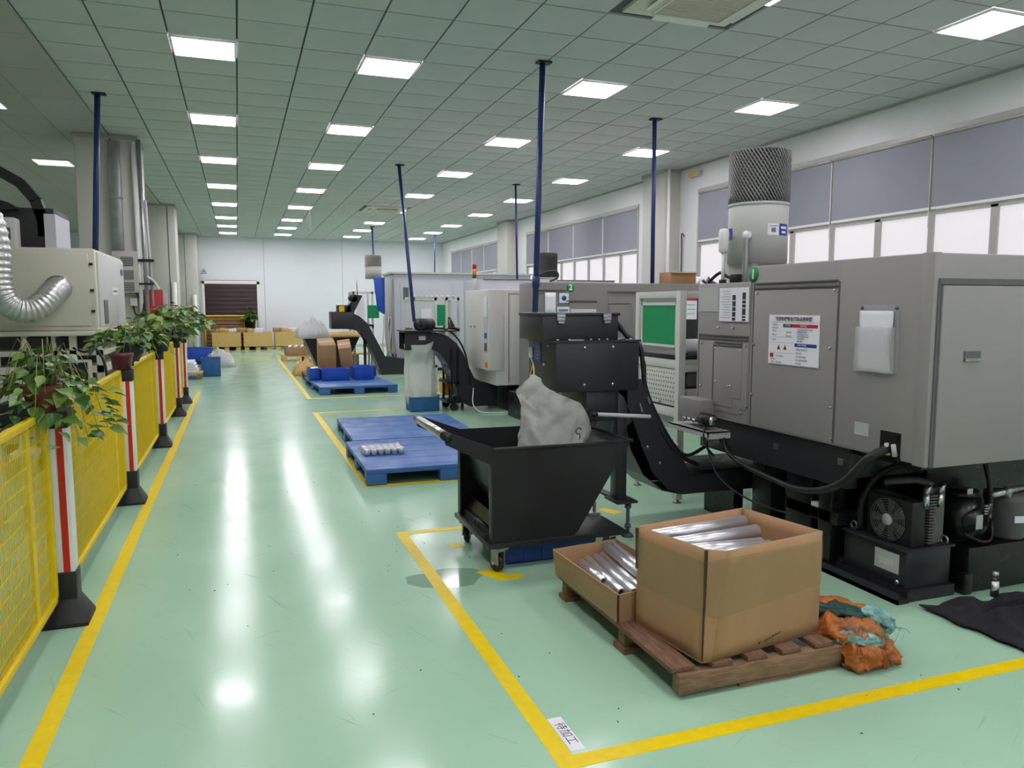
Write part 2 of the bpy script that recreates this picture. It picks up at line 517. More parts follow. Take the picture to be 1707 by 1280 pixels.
# --- columns
def column(x0, x1, y0, y1, seams=()):
    c = struct('column', MB().box(x0, x1, y0, y1, 0, CEIL), 'column', bevel=0.02)
    obj('cap_trim', MB().box(x0 - 0.02, x1 + 0.02, y0 - 0.02, y1 + 0.02, CEIL - 0.06, CEIL - 0.005), 'alu_frame', c)
    for s in seams:
        obj('cladding_seam', MB().box(s, s + 0.018, y0 - 0.005, y0 + 0.01, 0.0, CEIL - 0.06), 'grid', c)
    return c
col1 = column(-2.2, -1.36, 13.05, 13.95, (-1.72,))
column(-2.06, -1.42, 21.3, 22.2, (-1.6,))
column(-2.1, -1.30, 29.4, 30.6, (-1.7,))
column(7.62, 7.95, 12.75, 13.6)
column(7.62, 7.95, 21.7, 22.6)
struct('trim_1', MB().box(XT - 0.02, XT + 0.02, YB, YF, CEIL - 0.035, CEIL), 'alu_frame')
struct('trim_2', MB().box(XR - 0.025, XR, YB, YF, CEIL - 0.03, CEIL), 'alu_frame')

# --- ceiling: lay-in tiles in a dark grid, the nearest 300 one by one
b = MB(); b.box(XL, XR, YB, YF, CEIL + 0.02, CEIL + 0.1)
ceiling = struct('ceiling', b, 'grid')
PX, PY = 0.612, 0.618
GX0, GY0 = 0.082, 8.75               # one crossing of the grid
LIGHTX = [-0.224, 1.612, 4.06, 6.508]
LROWS = [8.44 + 3.09 * k for k in range(-5, 6)] + [8.44 + 3.09 * 5 + 2.472, 8.44 + 3.09 * 5 + 4.944]
taken = set()
cell = lambda x, y: (math.floor((x - GX0) / PX), math.floor((y - GY0) / PY))
for lx in LIGHTX:
    for ly in LROWS:
        taken.add(cell(lx, ly))
ACS = [(3.754, 5.66), (3.754, 20.49)]
for ax, ay in ACS:
    for dx in (-0.3, 0.3):
        for dy in (-0.3, 0.3):
            taken.add(cell(ax + dx, ay + dy))
tiles = []
for i in range(-3, 14):
    for j in range(-26, 36):
        if (i, j) in taken: continue
        x0 = max(GX0 + i * PX, XT + 0.02); x1 = min(GX0 + (i + 1) * PX, XR - 0.02)
        y0 = max(GY0 + j * PY, YB); y1 = min(GY0 + (j + 1) * PY, YF)
        if x1 - x0 < 0.06 or y1 - y0 < 0.06: continue
        tiles.append((x0, x1, y0, y1))
def tile_seen(t):
    cx_, cy_ = (t[0] + t[1]) / 2, (t[2] + t[3]) / 2
    a = math.atan2(cx_, cy_) if cy_ > 0 else 9
    return cy_ > 3.4 and -0.30 < a < 1.0
near = sorted([t for t in tiles if tile_seen(t)], key=lambda t: ((t[0] + t[1]) / 2) ** 2 + ((t[2] + t[3]) / 2) ** 2)[:300]
nearset = set(near)
tm = None
G = 0.009
for t in near:
    full = abs((t[1] - t[0]) - PX) < 1e-4 and abs((t[3] - t[2]) - PY) < 1e-4
    if full and tm is None:
        o = obj('ceiling_tile', MB().box(-PX / 2 + G, PX / 2 - G, -PY / 2 + G, PY / 2 - G, 0, 0.018), 'tile', ceiling)
        tm = o.data; o.location = ((t[0] + t[1]) / 2, (t[2] + t[3]) / 2, CEIL)
    elif full:
        share('ceiling_tile', tm, ceiling, ((t[0] + t[1]) / 2, (t[2] + t[3]) / 2, CEIL + random.uniform(0, 0.002)))
    else:
        obj('ceiling_tile', MB().box(t[0] + G, t[1] - G, t[2] + G, t[3] - G, CEIL, CEIL + 0.018), 'tile', ceiling)
b = MB()
for t in tiles:
    if t not in nearset:
        b.box(t[0] + G, t[1] - G, t[2] + G, t[3] - G, CEIL, CEIL + 0.018)
obj('ceiling_tiles', b, 'tile', ceiling, kind='stuff')
b = MB()
y = YB
BAYL = [(-3.0, 7.0), (-3.0, 11.5), (-3.0, 15.85), (-3.0, 20.4), (-3.0, 25.0)]
x = XT - 0.03
while x > XL:
    xa = max(x - 0.6, XL)
    y = YB
    while y < YF:
        b.box(xa + 0.003, x - 0.003, y + 0.004, min(y + 1.2, YF) - 0.004, CEIL, CEIL + 0.018)
        y += 1.2
    x -= 0.6
obj('bay_ceiling_panels', b, 'tile_bay', ceiling, kind='stuff')

# --- LED panels
def make_led(dim=False):
    t = thing('ceiling_light', '-', 'ceiling light', (0, 0, CEIL))
    b = MB(); w = 0.296; f = 0.016
    for sx in (-1, 1):
        b.box(sx * w, sx * (w - f), -w, w, -0.012, 0.012)
        b.box(-w + f, w - f, sx * w, sx * (w - f), -0.012, 0.012)
    obj('frame', b, 'white', t, world=False)
    obj('diffuser', MB().box(-w + f, w - f, -w + f, w - f, -0.006, 0.006), 'led_bay' if dim else 'led', t, world=False)
    return t
ORD = ['nearest', 'second', 'third', 'fourth', 'fifth', 'sixth', 'seventh', 'eighth', 'ninth', 'tenth', 'eleventh', 'twelfth', 'thirteenth', 'fourteenth']
LINE = ['leftmost', 'second', 'third', 'rightmost']
led = make_led()
first = True
for ci, lx in enumerate(LIGHTX):
    n = 0
    for ly in LROWS:
        inview = ly > (7.5 if ci < 3 else 4.8)
        if inview:
            lab = '%s glowing square LED panel from the camera in the %s line along the hall' % (ORD[n], LINE[ci]); n += 1
        else:
            lab = 'glowing square LED panel in the ceiling behind the photographer'
        if first:
            led.location = (lx, ly, CEIL - 0.004); led['label'] = lab; led['group'] = 'LED panels over the hall'; first = False
        else:
            dup(led, (lx, ly, CEIL - 0.004), label=lab)
bl = make_led(True)
for k, (x, y) in enumerate(BAYL):
    lab = 'dim square LED panel over the left bay, %s from the camera' % ORD[k]
    if k == 0:
        bl.location = (x, y, CEIL - 0.006); bl['label'] = lab; bl['group'] = 'dim panels over the left bay'
    else:
        dup(bl, (x, y, CEIL - 0.006), label=lab)

# --- air-conditioning cassettes
def make_ac():
    t = thing('air_conditioner', '-', 'air conditioner', (0, 0, CEIL), 'ceiling cassettes')
    b = MB(); w, q = 0.52, 0.34
    for sx in (-1, 1):
        b.prism([(sx * w, -w, 0), (sx * w, w, 0), (sx * q, q, -0.05), (sx * q, -q, -0.05)], (0, 0, 0.03))
        b.prism([(-w, sx * w, 0), (w, sx * w, 0), (q, sx * q, -0.05), (-q, sx * q, -0.05)], (0, 0, 0.03))
    obj('panel', b, 'ac', t, world=False)
    for sx in (-1, 1):
        obj('louver', MB().rbox((sx * 0.40, 0, -0.045), (0.085, 0.56, 0.008), (0, sx * 0.35, 0)), 'white', t, world=False)
        obj('louver', MB().rbox((0, sx * 0.40, -0.045), (0.56, 0.085, 0.008), (-sx * 0.35, 0, 0)), 'white', t, world=False)
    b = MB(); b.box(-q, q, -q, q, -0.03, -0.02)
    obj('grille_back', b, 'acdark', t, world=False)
    b = MB()
    for k in range(22):
        y = -q + 0.02 + k * (2 * q - 0.04) / 21
        b.box(-q + 0.02, q - 0.02, y - 0.005, y + 0.005, -0.052, -0.03)
    for sx in (-1, 1):
        b.box(sx * q, sx * (q - 0.022), -q, q, -0.06, -0.02); b.box(-q, q, sx * q, sx * (q - 0.022), -0.06, -0.02)
    obj('grille', b, 'ac', t, world=False)
    return t
ac = make_ac(); ac.location = (ACS[0][0], ACS[0][1], CEIL - 0.012); ac['label'] = 'white four-way ceiling air-conditioner cassette at the top edge of the photo'
dup(ac, (ACS[1][0], ACS[1][1], CEIL - 0.012), label='white ceiling air-conditioner cassette far down the hall')

# --- windows: alu frame, frosted panes, roller blinds over the upper lights
ZB = 2.79
def window(n, y0, y1, module, phase):
    t = bpy.data.objects.new('window_%d' % n, None); COL.objects.link(t); t['kind'] = 'structure'
    t.location = (XR, y0, ZS)
    ym = [y0]
    y = phase
    while y > y0: y -= module
    while y < y1 - 0.05:
        if y > y0 + 0.05: ym.append(y)
        y += module
    ym.append(y1)
    b = MB()
    x0, x1 = XR + 0.02, XR + 0.09
    b.box(XR - 0.012, XR + 0.1, y0 - 0.03, y1 + 0.03, ZH - 0.03, ZH + 0.05)
    b.box(x0, x1, y0, y1, ZS, ZS + 0.06); b.box(x0, x1, y0, y1, ZB - 0.09, ZB - 0.03)
    b.box(x0, x1, y0, y1, ZH - 0.06, ZH)
    for y in (y0, y1):
        b.box(XR - 0.012, x1, y - 0.025, y + 0.025, ZS, ZH)
    obj('window_frame', b, 'alu_frame', t)
    for a, c in zip(ym, ym[1:]):
        if c < y1 - 0.01:
            obj('mullion', MB().box(x0 - 0.004, x1, c - 0.035, c + 0.035, ZS, ZH), 'alu_frame', t)
        mid = (a + c) / 2
        if c - a > 0.9:
            obj('sash_stile', MB().box(x0, x1 - 0.02, mid - 0.045, mid + 0.045, ZS, ZB - 0.06), 'alu_frame', t)
            halves = [(a, mid), (mid, c)]
        else:
            halves = [(a, c)]
        for (p, q) in halves:
            obj('pane', MB().box(x0 + 0.03, x0 + 0.038, p + 0.01, q - 0.01, ZS + 0.03, ZB - 0.06), 'pane', t)
        obj('upper_pane', MB().box(x0 + 0.03, x0 + 0.038, a + 0.01, c - 0.01, ZB - 0.06, ZH), 'pane', t)
        bl_ = obj('roller_blind', MB().box(XR - 0.006, XR - 0.003, a + 0.022, c - 0.022, ZB, ZH - 0.02), 'blind', t)
        obj('bottom_rail', MB().box(XR - 0.014, XR + 0.004, a + 0.018, c - 0.018, ZB - 0.028, ZB), 'white', bl_)
        obj('roller', MB().cyl((XR - 0.01, a + 0.02, ZH - 0.03), (XR - 0.01, c - 0.02, ZH - 0.03), 0.022, n=10), 'alu_frame', bl_)
        obj('chain', MB().cyl((XR - 0.016, a + 0.012, ZH - 0.05), (XR - 0.016, a + 0.012, ZB - 0.25), 0.004, n=5), 'white', bl_)
    return t
window(1, BAYS[0][0], BAYS[0][1], 1.655, 8.80)
window(2, BAYS[1][0], BAYS[1][1], 1.64, 15.99)
window(3, BAYS[2][0], BAYS[2][1], 1.4, 25.0)

# --- brown roller shutter in the far wall
d = MB()
door = bpy.data.objects.new('door_1', None); COL.objects.link(door); door.location = (-0.2, YF, 0); door['kind'] = 'structure'
zz = 0.0
sm = None
while zz < 2.42:
    if sm is None:
        o = obj('shutter_slat', MB().box(-0.93, 0.91, -0.05, -0.015, 0.004, 0.156), 'door', door, world=False, bevel=0.008); sm = o.data
    else:
        share('shutter_slat', sm, door, (0, 0, zz))
    zz += 0.16
b = MB(); b.box(-1.02, -0.93, -0.07, 0.0, 0, 2.52); b.box(0.91, 1.0, -0.07, 0, 0, 2.52); b.box(-1.02, 1.0, -0.07, 0, 2.42, 2.54)
obj('door_frame', b, 'white', door, world=False)

# --- pipes, boxes and small fittings on walls and columns
b = MB(); b.cyl((7.55, 12.5, 0.0), (7.55, 12.5, 4.1), 0.028, n=8)
single('drain_pipe', b, 'white', 'thin white pipe running up the window-side column', 'pipe')
t = thing('exit_lamp', 'small yellowish emergency lamp on the wall right of the column top', 'lamp', (7.93, 12.2, 3.98))
obj('housing', MB().box(7.86, 7.95, 12.02, 12.36, 3.93, 4.03), 'dirtywhite', t, bevel=0.01); obj('lens', MB().box(7.855, 7.862, 12.06, 12.32, 3.94, 3.985), 'warn', t)
b = MB(); b.tube([(7.93, 12.55, 2.9), (7.9, 12.6, 2.95), (7.92, 12.62, 2.7), (7.93, 12.64, 1.9)], 0.012, 6)
single('wall_cable', b, 'graydark', 'thin gray cable hanging down the wall right of the column', 'cable')
b = MB(); b.tube([(1.52, 17, 4.15), (1.51, 17, 3.7), (1.5, 17, 3.5)], 0.006, 5)
t = thing('hanging_sensor', 'white tapered fitting hanging on a wire from the ceiling over the aisle', 'fitting', (1.52, 17, 4.15))
obj('wire', b, 'white', t); obj('body', MB().lathe((1.5, 17, 3.2), [(0.012, 0.0), (0.04, 0.03), (0.05, 0.16), (0.03, 0.3), (0.008, 0.34)], 12), 'bluegray', t)
t = thing('wall_lamp', 'small wire spotlight on the far wall above the brown shutter', 'lamp', (-1.16, 30.55, 2.87))
obj('arm', MB().cyl((-1.16, 30.6, 2.9), (-1.1, 30.3, 2.85), 0.012, n=6), 'graydark', t)
b = MB()
for k in range(4): b.lathe((-1.12, 30.3, 2.78 + k * 0.05), [(0.12 - 0.02 * k, 0), (0.12 - 0.02 * k, 0.012)], 12)
obj('cage', b, 'graydark', t)
# ================================================================ NEAREST LATHE (gray, marked 1)
L1 = thing('lathe', 'large gray machine tool enclosure marked with a green number 1, at the right edge', 'machine', (4.4, 3.8, 0))
XM = 3.2
b = MB(); b.box(XM, 5.9, 2.83, 4.24, 0.80, 1.86)
obj('housing', b, 'gray', L1, bevel=0.012)
b = MB(); b.box(XM, 5.9, 4.24, 4.86, 0.80, 1.76)
obj('front_housing', b, 'gray', L1, bevel=0.01)
# thin raised cover sheets with seams round them
def sheet(name, pts, out=0.005, m='gray'):
    return obj(name, MB().prism([(XM, y, z) for y, z in pts], (-out, 0, 0)), m, L1, bevel=0.0015)
sheet('side_panel', [(4.20, 1.70), (3.46, 1.70), (3.46, 0.815), (4.20, 0.815)])
sheet('side_panel', [(4.82, 1.36), (4.25, 1.36), (4.25, 1.02), (4.25, 0.90), (4.32, 0.90), (4.32, 0.86), (4.82, 0.86)])
sheet('access_cover', [(4.63, 1.315), (4.31, 1.315), (4.31, 0.97), (4.40, 0.97), (4.40, 0.90), (4.63, 0.90)], 0.010)
sheet('side_panel', [(3.44, 1.845), (2.87, 1.845), (2.87, 0.815), (3.44, 0.815)], 0.003)
b = MB()
for y0, y1, z in ((3.46, 4.20, 1.745), (3.46, 4.20, 1.715), (4.25, 4.82, 1.395), (4.25, 4.82, 1.37), (4.31, 4.63, 1.345), (4.31, 4.63, 1.325)):
    b.box(XM - 0.014, XM, y0, y1, z - 0.004, z + 0.004)
obj('drip_rail', b, 'graydark', L1)
for (p, q, r, s, o_) in ((4.205, 4.212, 0.815, 1.74, 0.004), (3.448, 3.455, 0.815, 1.74, 0.004), (4.822, 4.828, 0.86, 1.39, 0.006), (4.632, 4.638, 0.90, 1.33, 0.012)):
    obj('panel_gap', MB().box(XM - o_, XM + 0.001, p, q, r, s), 'graydark', L1)
b = MB()
obj('corner_post', MB().box(XM - 0.006, XM + 0.04, 2.826, 2.90, 0.795, 1.862), 'gray', L1, bevel=0.004)
# rear door facing the camera
dr = obj('door', MB().box(3.245, 4.6, 2.812, 2.835, 0.795, 1.70), 'gray', L1, bevel=0.004)
obj('door_header', MB().box(3.225, 4.7, 2.818, 2.835, 1.705, 1.735), 'graydark', L1)
b = MB(); b.box(3.222, 3.240, 2.82, 2.832, 0.795, 1.72)
obj('door_gap', b, 'graydark', L1)
b = MB(); b.box(3.40, 3.51, 2.806, 2.813, 1.325, 1.375)
obj('door_handle', b, 'graydark', dr)
obj('handle_lip', MB().rbox((3.455, 2.806, 1.333), (0.105, 0.012, 0.012), (0.5, 0, 0)), 'steel', dr)
# screws
sc = None
for y, z in ((4.17, 1.68), (3.48, 1.69), (4.19, 1.35), (3.50, 1.36), (4.195, 1.02), (3.475, 1.02), (4.79, 1.33), (4.275, 1.335), (4.62, 1.30), (4.33, 1.30),
             (4.60, 1.07), (4.245, 0.93), (3.46, 0.84), (4.59, 1.45), (4.42, 1.45), (4.43, 1.05), (4.455, 1.045), (4.30, 0.88), (4.79, 1.02)):
    if sc is None:
        o = obj('screw', MB().cyl((0, 0, 0), (-0.011, 0, 0), 0.0085, 0.006, 10), 'steel', L1, world=False); sc = o.data
        o.location = Vector((XM - 0.004, y, z)) - L1.location
    else:
        share('screw', sc, L1, Vector((XM - 0.004, y, z)) - L1.location)
# cable opening with plugs
cp = obj('cable_opening', MB().box(XM - 0.009, XM + 0.002, 2.975, 3.105, 0.80, 0.945), 'blackdeep', L1)
for y in (3.045, 3.0):
    obj('plug', MB().cyl((XM - 0.012, y, 0.825), (XM - 0.03, y - 0.004, 0.885), 0.014, 0.012, 10), 'graylight', cp)
# number disc
dsc = obj('number_disc', MB().cyl((XM - 0.0005, 4.222, 1.805), (XM - 0.004, 4.222, 1.805), 0.05, n=28), 'stickergreen', L1)
letters('1', 0.085, (XM - 0.0052, 4.222, 1.805), (0, -1, 0), (0, 0, 1), 'paper', L1, align='CENTER', bold=0.003)
# pale stripe label and gray sticker
obj('striped_label', MB().box(XM - 0.004, XM - 0.001, 4.60, 4.85, 1.56, 1.735), 'papergray', L1)
obj('small_label', MB().box(XM - 0.006, XM - 0.004, 3.19, 3.29, 0.895, 0.965), 'papergray', L1)
# black base under the enclosure
b = MB(); b.box(3.235, 3.30, 3.36, 4.84, 0.56, 0.80); b.box(3.30, 5.8, 3.36, 4.84, 0.62, 0.80)
obj('skirt', b, 'blackmetal', L1, bevel=0.004)
obj('underside', MB().box(3.26, 5.8, 2.90, 3.36, 0.765, 0.80), 'blackdeep', L1)
b = MB(); b.box(3.80, 5.8, 3.34, 3.37, 0.0, 0.78)
obj('rear_plate', b, 'blackdeep', L1)
b = MB()
b.box(3.30, 3.42, 3.72, 3.95, 0.0, 0.57); b.box(3.34, 3.46, 4.15, 4.35, 0.0, 0.57); b.box(3.30, 3.4, 3.55, 3.66, 0.0, 0.6)
b.box(3.72, 5.7, 3.56, 4.58, 0.04, 0.5); b.box(3.36, 3.6, 3.5, 4.5, 0.0, 0.10); b.box(3.30, 3.42, 3.5, 3.95, 0.30, 0.38)
b.box(4.5, 5.8, 3.55, 3.7, 0.3, 0.56)
obj('bed_casting', b, 'blackdeep', L1, bevel=0.006)
b = MB(); b.box(3.30, 3.34, 3.66, 3.72, 0.31, 0.40)
obj('bracket_plate', b, 'graylight', L1)
obj('junction_box', MB().box(3.52, 3.7, 4.02, 4.24, 0.16, 0.31), 'graydark', L1, bevel=0.006)
obj('terminal_box', MB().box(3.5, 3.56, 3.90, 4.02, 0.22, 0.46), 'gray', L1, bevel=0.004)
for k, (y, z) in enumerate(((3.98, 0.70), (3.42, 0.71))):
    obj('skirt_clip', MB().box(3.225, 3.237, y - 0.018, y + 0.018, z - 0.018, z + 0.018), 'steel', L1)
# thick black hose looping out of the cable opening
b = MB(); b.tube([(3.19, 3.04, 0.86), (3.10, 3.09, 0.80), (3.06, 3.2, 0.66), (3.08, 3.4, 0.56), (3.12, 3.65, 0.51), (3.15, 3.9, 0.51), (3.15, 4.2, 0.54), (3.16, 4.4, 0.60), (3.2, 4.52, 0.72)],
                 lambda t: 0.024 - 0.011 * t, 10, 5)
obj('power_hose', b, 'black', L1)
b = MB(); b.tube([(3.2, 4.7, 0.62), (3.12, 4.55, 0.55), (3.1, 4.4, 0.42), (3.15, 4.2, 0.33), (3.25, 4.0, 0.28), (3.35, 3.8, 0.27)], 0.007, 6, 5)
obj('thin_cable', b, 'black', L1)

# ---------------------------------------------------------------- hydraulic unit at its side
H = thing('hydraulic_unit', 'black oil tank with a round finned fan cooler, below the gray machine', 'hydraulic unit', (3.5, 3.28, 0))
b = MB()
b.box(3.36, 3.68, 3.05, 3.50, 0.065, 0.28)
obj('oil_tank', b, 'blackmetal', H, bevel=0.004)
b = MB(); b.box(3.345, 3.70, 3.04, 3.51, 0.275, 0.288); 
obj('tank_lid', b, 'blackmetal', H)
b = MB(); b.box(3.28, 3.36, 3.02, 3.66, 0.0, 0.025); b.box(3.28, 3.29, 3.02, 3.66, 0.0, 0.06); b.box(3.35, 3.37, 3.02, 3.66, 0.02, 0.065); b.box(3.36, 3.7, 3.03, 3.5, 0, 0.065)
obj('base_rail', b, 'blackmetal', H)
lb = obj('data_plate', MB().box(3.356, 3.3605, 3.095, 3.262, 0.135, 0.245), 'papergray', H, label='pale printed data plate')
obj('plate_print', MB().box(3.3545, 3.3565, 3.13, 3.23, 0.165, 0.205), 'dirtywhite', lb)
b = MB()
fy, fz, fx = 3.22, 0.41, 3.40
b.box(fx, fx + 0.1, fy - 0.155, fy + 0.155, 0.29, 0.54)
fan = obj('fan_cooler', b, 'black', H, bevel=0.008)
b = MB()
for r in (0.045, 0.06, 0.075, 0.09, 0.105, 0.118):
    pts = [(fx - 0.012, fy + r * math.cos(t), fz + r * math.sin(t)) for t in (2 * PI * k / 28 for k in range(29))]
    b.tube(pts, 0.0022, 5, 1)
for k in range(4):
    a = PI / 4 + k * PI / 2
    b.cyl((fx - 0.012, fy + 0.03 * math.cos(a), fz + 0.03 * math.sin(a)), (fx - 0.004, fy + 0.12 * math.cos(a), fz + 0.12 * math.sin(a)), 0.003, n=5)
obj('finger_guard', b, 'graydark', fan)
obj('hub', MB().cyl((fx - 0.002, fy, fz), (fx - 0.016, fy, fz), 0.033, n=20), 'graylight', fan)
b = MB()
for k in range(7):
    a = 2 * PI * k / 7
    u = Vector((0, math.cos(a), math.sin(a))); w = Vector((0, -math.sin(a), math.cos(a)))
    c = Vector((fx - 0.004, fy, fz))
    b.prism([c + u * 0.03 - w * 0.012, c + u * 0.115 - w * 0.03, c + u * 0.115 + w * 0.02, c + u * 0.03 + w * 0.012], (0.004, 0, 0))
obj('fan_blades', b, 'graydark', fan)
b = MB()
for k in range(17):
    z = 0.30 + k * 0.0165
    b.box(3.52, 3.57, 3.06, 3.09, z, z + 0.008)
b.box(3.53, 3.66, 3.09, 3.12, 0.29, 0.60)
obj('radiator_fins', b, 'graydark', H)
b = MB()
for x in (3.50, 3.60): b.cyl((x, 3.07, 0.50), (x, 3.07, 0.58), 0.018, n=10); b.cyl((x, 3.07, 0.58), (x + 0.02, 3.07, 0.63), 0.015, n=10)
obj('hose_fitting', b, 'steel', H)
b = MB(); b.tube([(3.45, 3.3, 0.6), (3.47, 3.2, 0.63), (3.52, 3.14, 0.64), (3.55, 3.08, 0.62)], 0.02, 8)
obj('hose', b, 'graydark', H)
b = MB(); b.tube([(3.4, 3.42, 0.29), (3.4, 3.42, 0.45), (3.42, 3.36, 0.6), (3.48, 3.3, 0.68), (3.5, 3.2, 0.72)], 0.018, 8)
obj('hose', b, 'black', H)
for (x, y) in ((3.40, 3.47), (3.65, 3.07)):
    pts = [(x, y + 0.022 * math.cos(t), 0.31 + 0.022 * math.sin(t)) for t in (2 * PI * k / 14 for k in range(15))]
    obj('lifting_eye', MB().tube(pts, 0.006, 6, 1), 'steel', H)
obj('drain_plug', MB().cyl((3.362, 3.10, 0.09), (3.350, 3.10, 0.09), 0.014, n=10), 'steel', H)

# ---------------------------------------------------------------- pumps and reservoir right of it
Q = thing('pump_set', 'black pump motor with hoses on an oily block right of the fan cooler', 'pump', (3.95, 3.2, 0))
b = MB(); b.box(3.78, 4.75, 3.02, 3.5, 0.0, 0.26); b.box(3.74, 3.80, 3.0, 3.1, 0, 0.12)
obj('base_block', b, 'blackdeep', Q, bevel=0.01)
b = MB(); b.cyl((3.86, 3.15, 0.26), (3.86, 3.15, 0.52), 0.10, n=20); b.cyl((3.86, 3.15, 0.52), (3.86, 3.15, 0.56), 0.085, n=20)
b.cyl((3.86, 3.03, 0.40), (3.86, 3.2, 0.40), 0.075, n=18)
obj('motor', b, 'blackdeep', Q)
obj('motor_plate', MB().box(3.83, 3.88, 3.026, 3.031, 0.36, 0.44), 'papergray', Q)
obj('motor_tag', MB().box(3.78, 3.82, 3.05, 3.054, 0.56, 0.59), 'papergray', Q)
b = MB(); b.tube([(3.92, 3.05, 0.36), (3.93, 3.03, 0.45), (3.94, 3.04, 0.58), (3.95, 3.1, 0.75)], 0.014, 8)
b.tube([(3.76, 3.04, 0.34), (3.84, 3.0, 0.30), (3.92, 3.0, 0.31), (3.95, 3.03, 0.40)], 0.008, 6)
obj('hose', b, 'black', Q)
b = MB()
for z in (0.44, 0.455, 0.47, 0.485): b.cyl((3.90, 3.03, z), (3.90, 3.03, z + 0.009), 0.014, n=8)
b.cyl((3.93, 3.03, 0.42), (3.93, 3.03, 0.50), 0.013, n=8)
obj('fitting', b, 'galv', Q)
Rr = thing('oil_reservoir', 'dark gray cylindrical reservoir with a white label, at the right edge', 'reservoir', (4.18, 3.12, 0.26))
obj('cup', MB().lathe((4.18, 3.12, 0.262), [(0.09, 0), (0.105, 0.02), (0.11, 0.2), (0.12, 0.22), (0.12, 0.26), (0.05, 0.27)], 24), 'graydark', Rr)
b = MB(); b.cyl((3.93, 3.02, 0.55), (4.3, 3.08, 0.56), 0.018, n=10); b.cyl((4.05, 3.03, 0.53), (4.07, 3.03, 0.58), 0.026, n=10)
obj('pipe', b, 'galv', Rr)
obj('label_strip', MB().grid(lambda u, v: (4.18 + 0.1115 * math.cos(-2.1 + 1.1 * u), 3.12 + 0.1115 * math.sin(-2.1 + 1.1 * u), 0.37 + 0.04 * v), 8, 1), 'paper', Rr)

# black cloth heap
b = MB()
def clothf(u, v):
    x = 3.36 + 0.62 * u; y = 2.36 + 0.50 * v
    edge = min(1, 5.2 * min(u, v * 1.1, 1.02 - v))
    h = 0.02 + edge * (0.05 + 0.15 * max(0, u - 0.15)) * (0.8 + 0.9 * noise.noise(Vector((u * 3.2, v * 3.1, 0.7)))) + 0.04 * edge * noise.noise(Vector((u * 8, v * 7, 2)))
    x += 0.05 * noise.noise(Vector((v * 4, u * 2, 5))); y += 0.05 * noise.noise(Vector((u * 5, v, 9))) - 0.10 * u + 0.12 * (1 - u) * (v - 0.2)
    return (x, y, max(0.004, h * 0.9))
b.grid(clothf, 34, 28)
single('black_cloth', b, 'cloth', 'crumpled black cloth heaped on the floor at the right edge', 'cloth', smooth=180, thick=0.006)
t = thing('small_valve', 'small bright metal valve standing on the black cloth', 'valve', (3.66, 2.62, 0.15))
b = MB(); b.cyl((3.60, 2.72, 0.12), (3.60, 2.72, 0.2), 0.02, n=10); b.cyl((3.60, 2.72, 0.2), (3.60, 2.72, 0.235), 0.011, n=10)
obj('body', b, 'steel', t); obj('stem', MB().cyl((3.60, 2.72, 0.22), (3.60, 2.72, 0.25), 0.016, n=8), 'galv', t)

# ---------------------------------------------------------------- mist collector on the roof
def mist(name_label, x, y, z, r=0.245, hb=0.42, hm=0.38, mbody='graylight', mmesh='mesh'):
    t = thing('mist_collector', name_label, 'mist collector', (x, y, z))
    obj('body', MB().lathe((x, y, z), [(r, 0), (r, hb), (r - 0.004, hb + 0.005)], 40), mbody, t)
    obj('collar', MB().lathe((x, y, z + hb), [(r + 0.004, 0), (r + 0.004, 0.022)], 40), 'bluegray', t)
    obj('core', MB().lathe((x, y, z + hb + 0.02), [(r - 0.03, 0), (r - 0.03, hm)], 28), 'meshcore', t)
    b = MB()
    for s, n, wr in ((-1, 54, 0.0068), (1, 40, 0.0026)):
        for k in range(n):
            a0 = 2 * PI * k / n
            P = []
            for q in range(7):
                a = a0 + s * q / 6 * 1.1
                P.append((x + r * math.cos(a), y + r * math.sin(a), z + hb + 0.02 + hm * q / 6))
            b.tube(P, wr, 3, 1)
    b.lathe((x, y, z + hb + 0.02 + hm), [(r + 0.003, -0.006), (r + 0.003, 0.004), (r - 0.05, 0.006)], 40)
    obj('mesh_sleeve', b, mmesh, t, kind='stuff')
    return t
mc = mist('white drum with a tall dark mesh top, on the nearest gray machine', 3.51, 4.60, 1.90, 0.205, 0.395, 0.36)
b = MB(); b.box(3.37, 3.65, 4.46, 4.74, 1.76, 1.90)
obj('mount', b, 'graylight', mc)
def onarc(c, r, a, w, z0, z1, m, parent, nm):
    obj(nm, MB().grid(lambda u, v: (c[0] + r * math.cos(a + w * (u - 0.5)), c[1] + r * math.sin(a + w * (u - 0.5)), z0 + (z1 - z0) * v), 6, 1), m, parent)
DC = (3.51, 4.60)
onarc(DC, 0.2070, -1.70, 0.42, 2.085, 2.165, 'paper', mc, 'label')
onarc(DC, 0.2072, -1.24, 0.48, 2.085, 2.165, 'blueprint', mc, 'label')
onarc(DC, 0.2072, -3.45, 0.5, 2.065, 2.145, 'blueprint', mc, 'label')
onarc(DC, 0.2085, -1.70, 0.16, 2.105, 2.135, 'printgray', mc, 'label_print')
onarc(DC, 0.2085, -1.70, 0.30, 2.145, 2.150, 'printgray', mc, 'label_print')
onarc(DC, 0.2085, -1.26, 0.30, 2.130, 2.146, 'paper', mc, 'label_print')
onarc(DC, 0.2085, -1.26, 0.22, 2.100, 2.115, 'paper', mc, 'label_print')
b = MB(); b.tube([(3.36, 4.50, 2.085), (3.31, 4.455, 2.085), (3.300, 4.45, 2.06), (3.30, 4.45, 1.95), (3.30, 4.45, 1.76)], 0.019, 8)
obj('drain_pipe', b, 'galv', mc)
obj('elbow', MB().cyl((3.345, 4.485, 2.085), (3.292, 4.44, 2.085), 0.028, n=12), 'paper', mc)
t = thing('bottle_lamp', 'white bottle-shaped work lamp on a thin pole, left of the drum', 'lamp', (3.24, 4.62, 1.76))
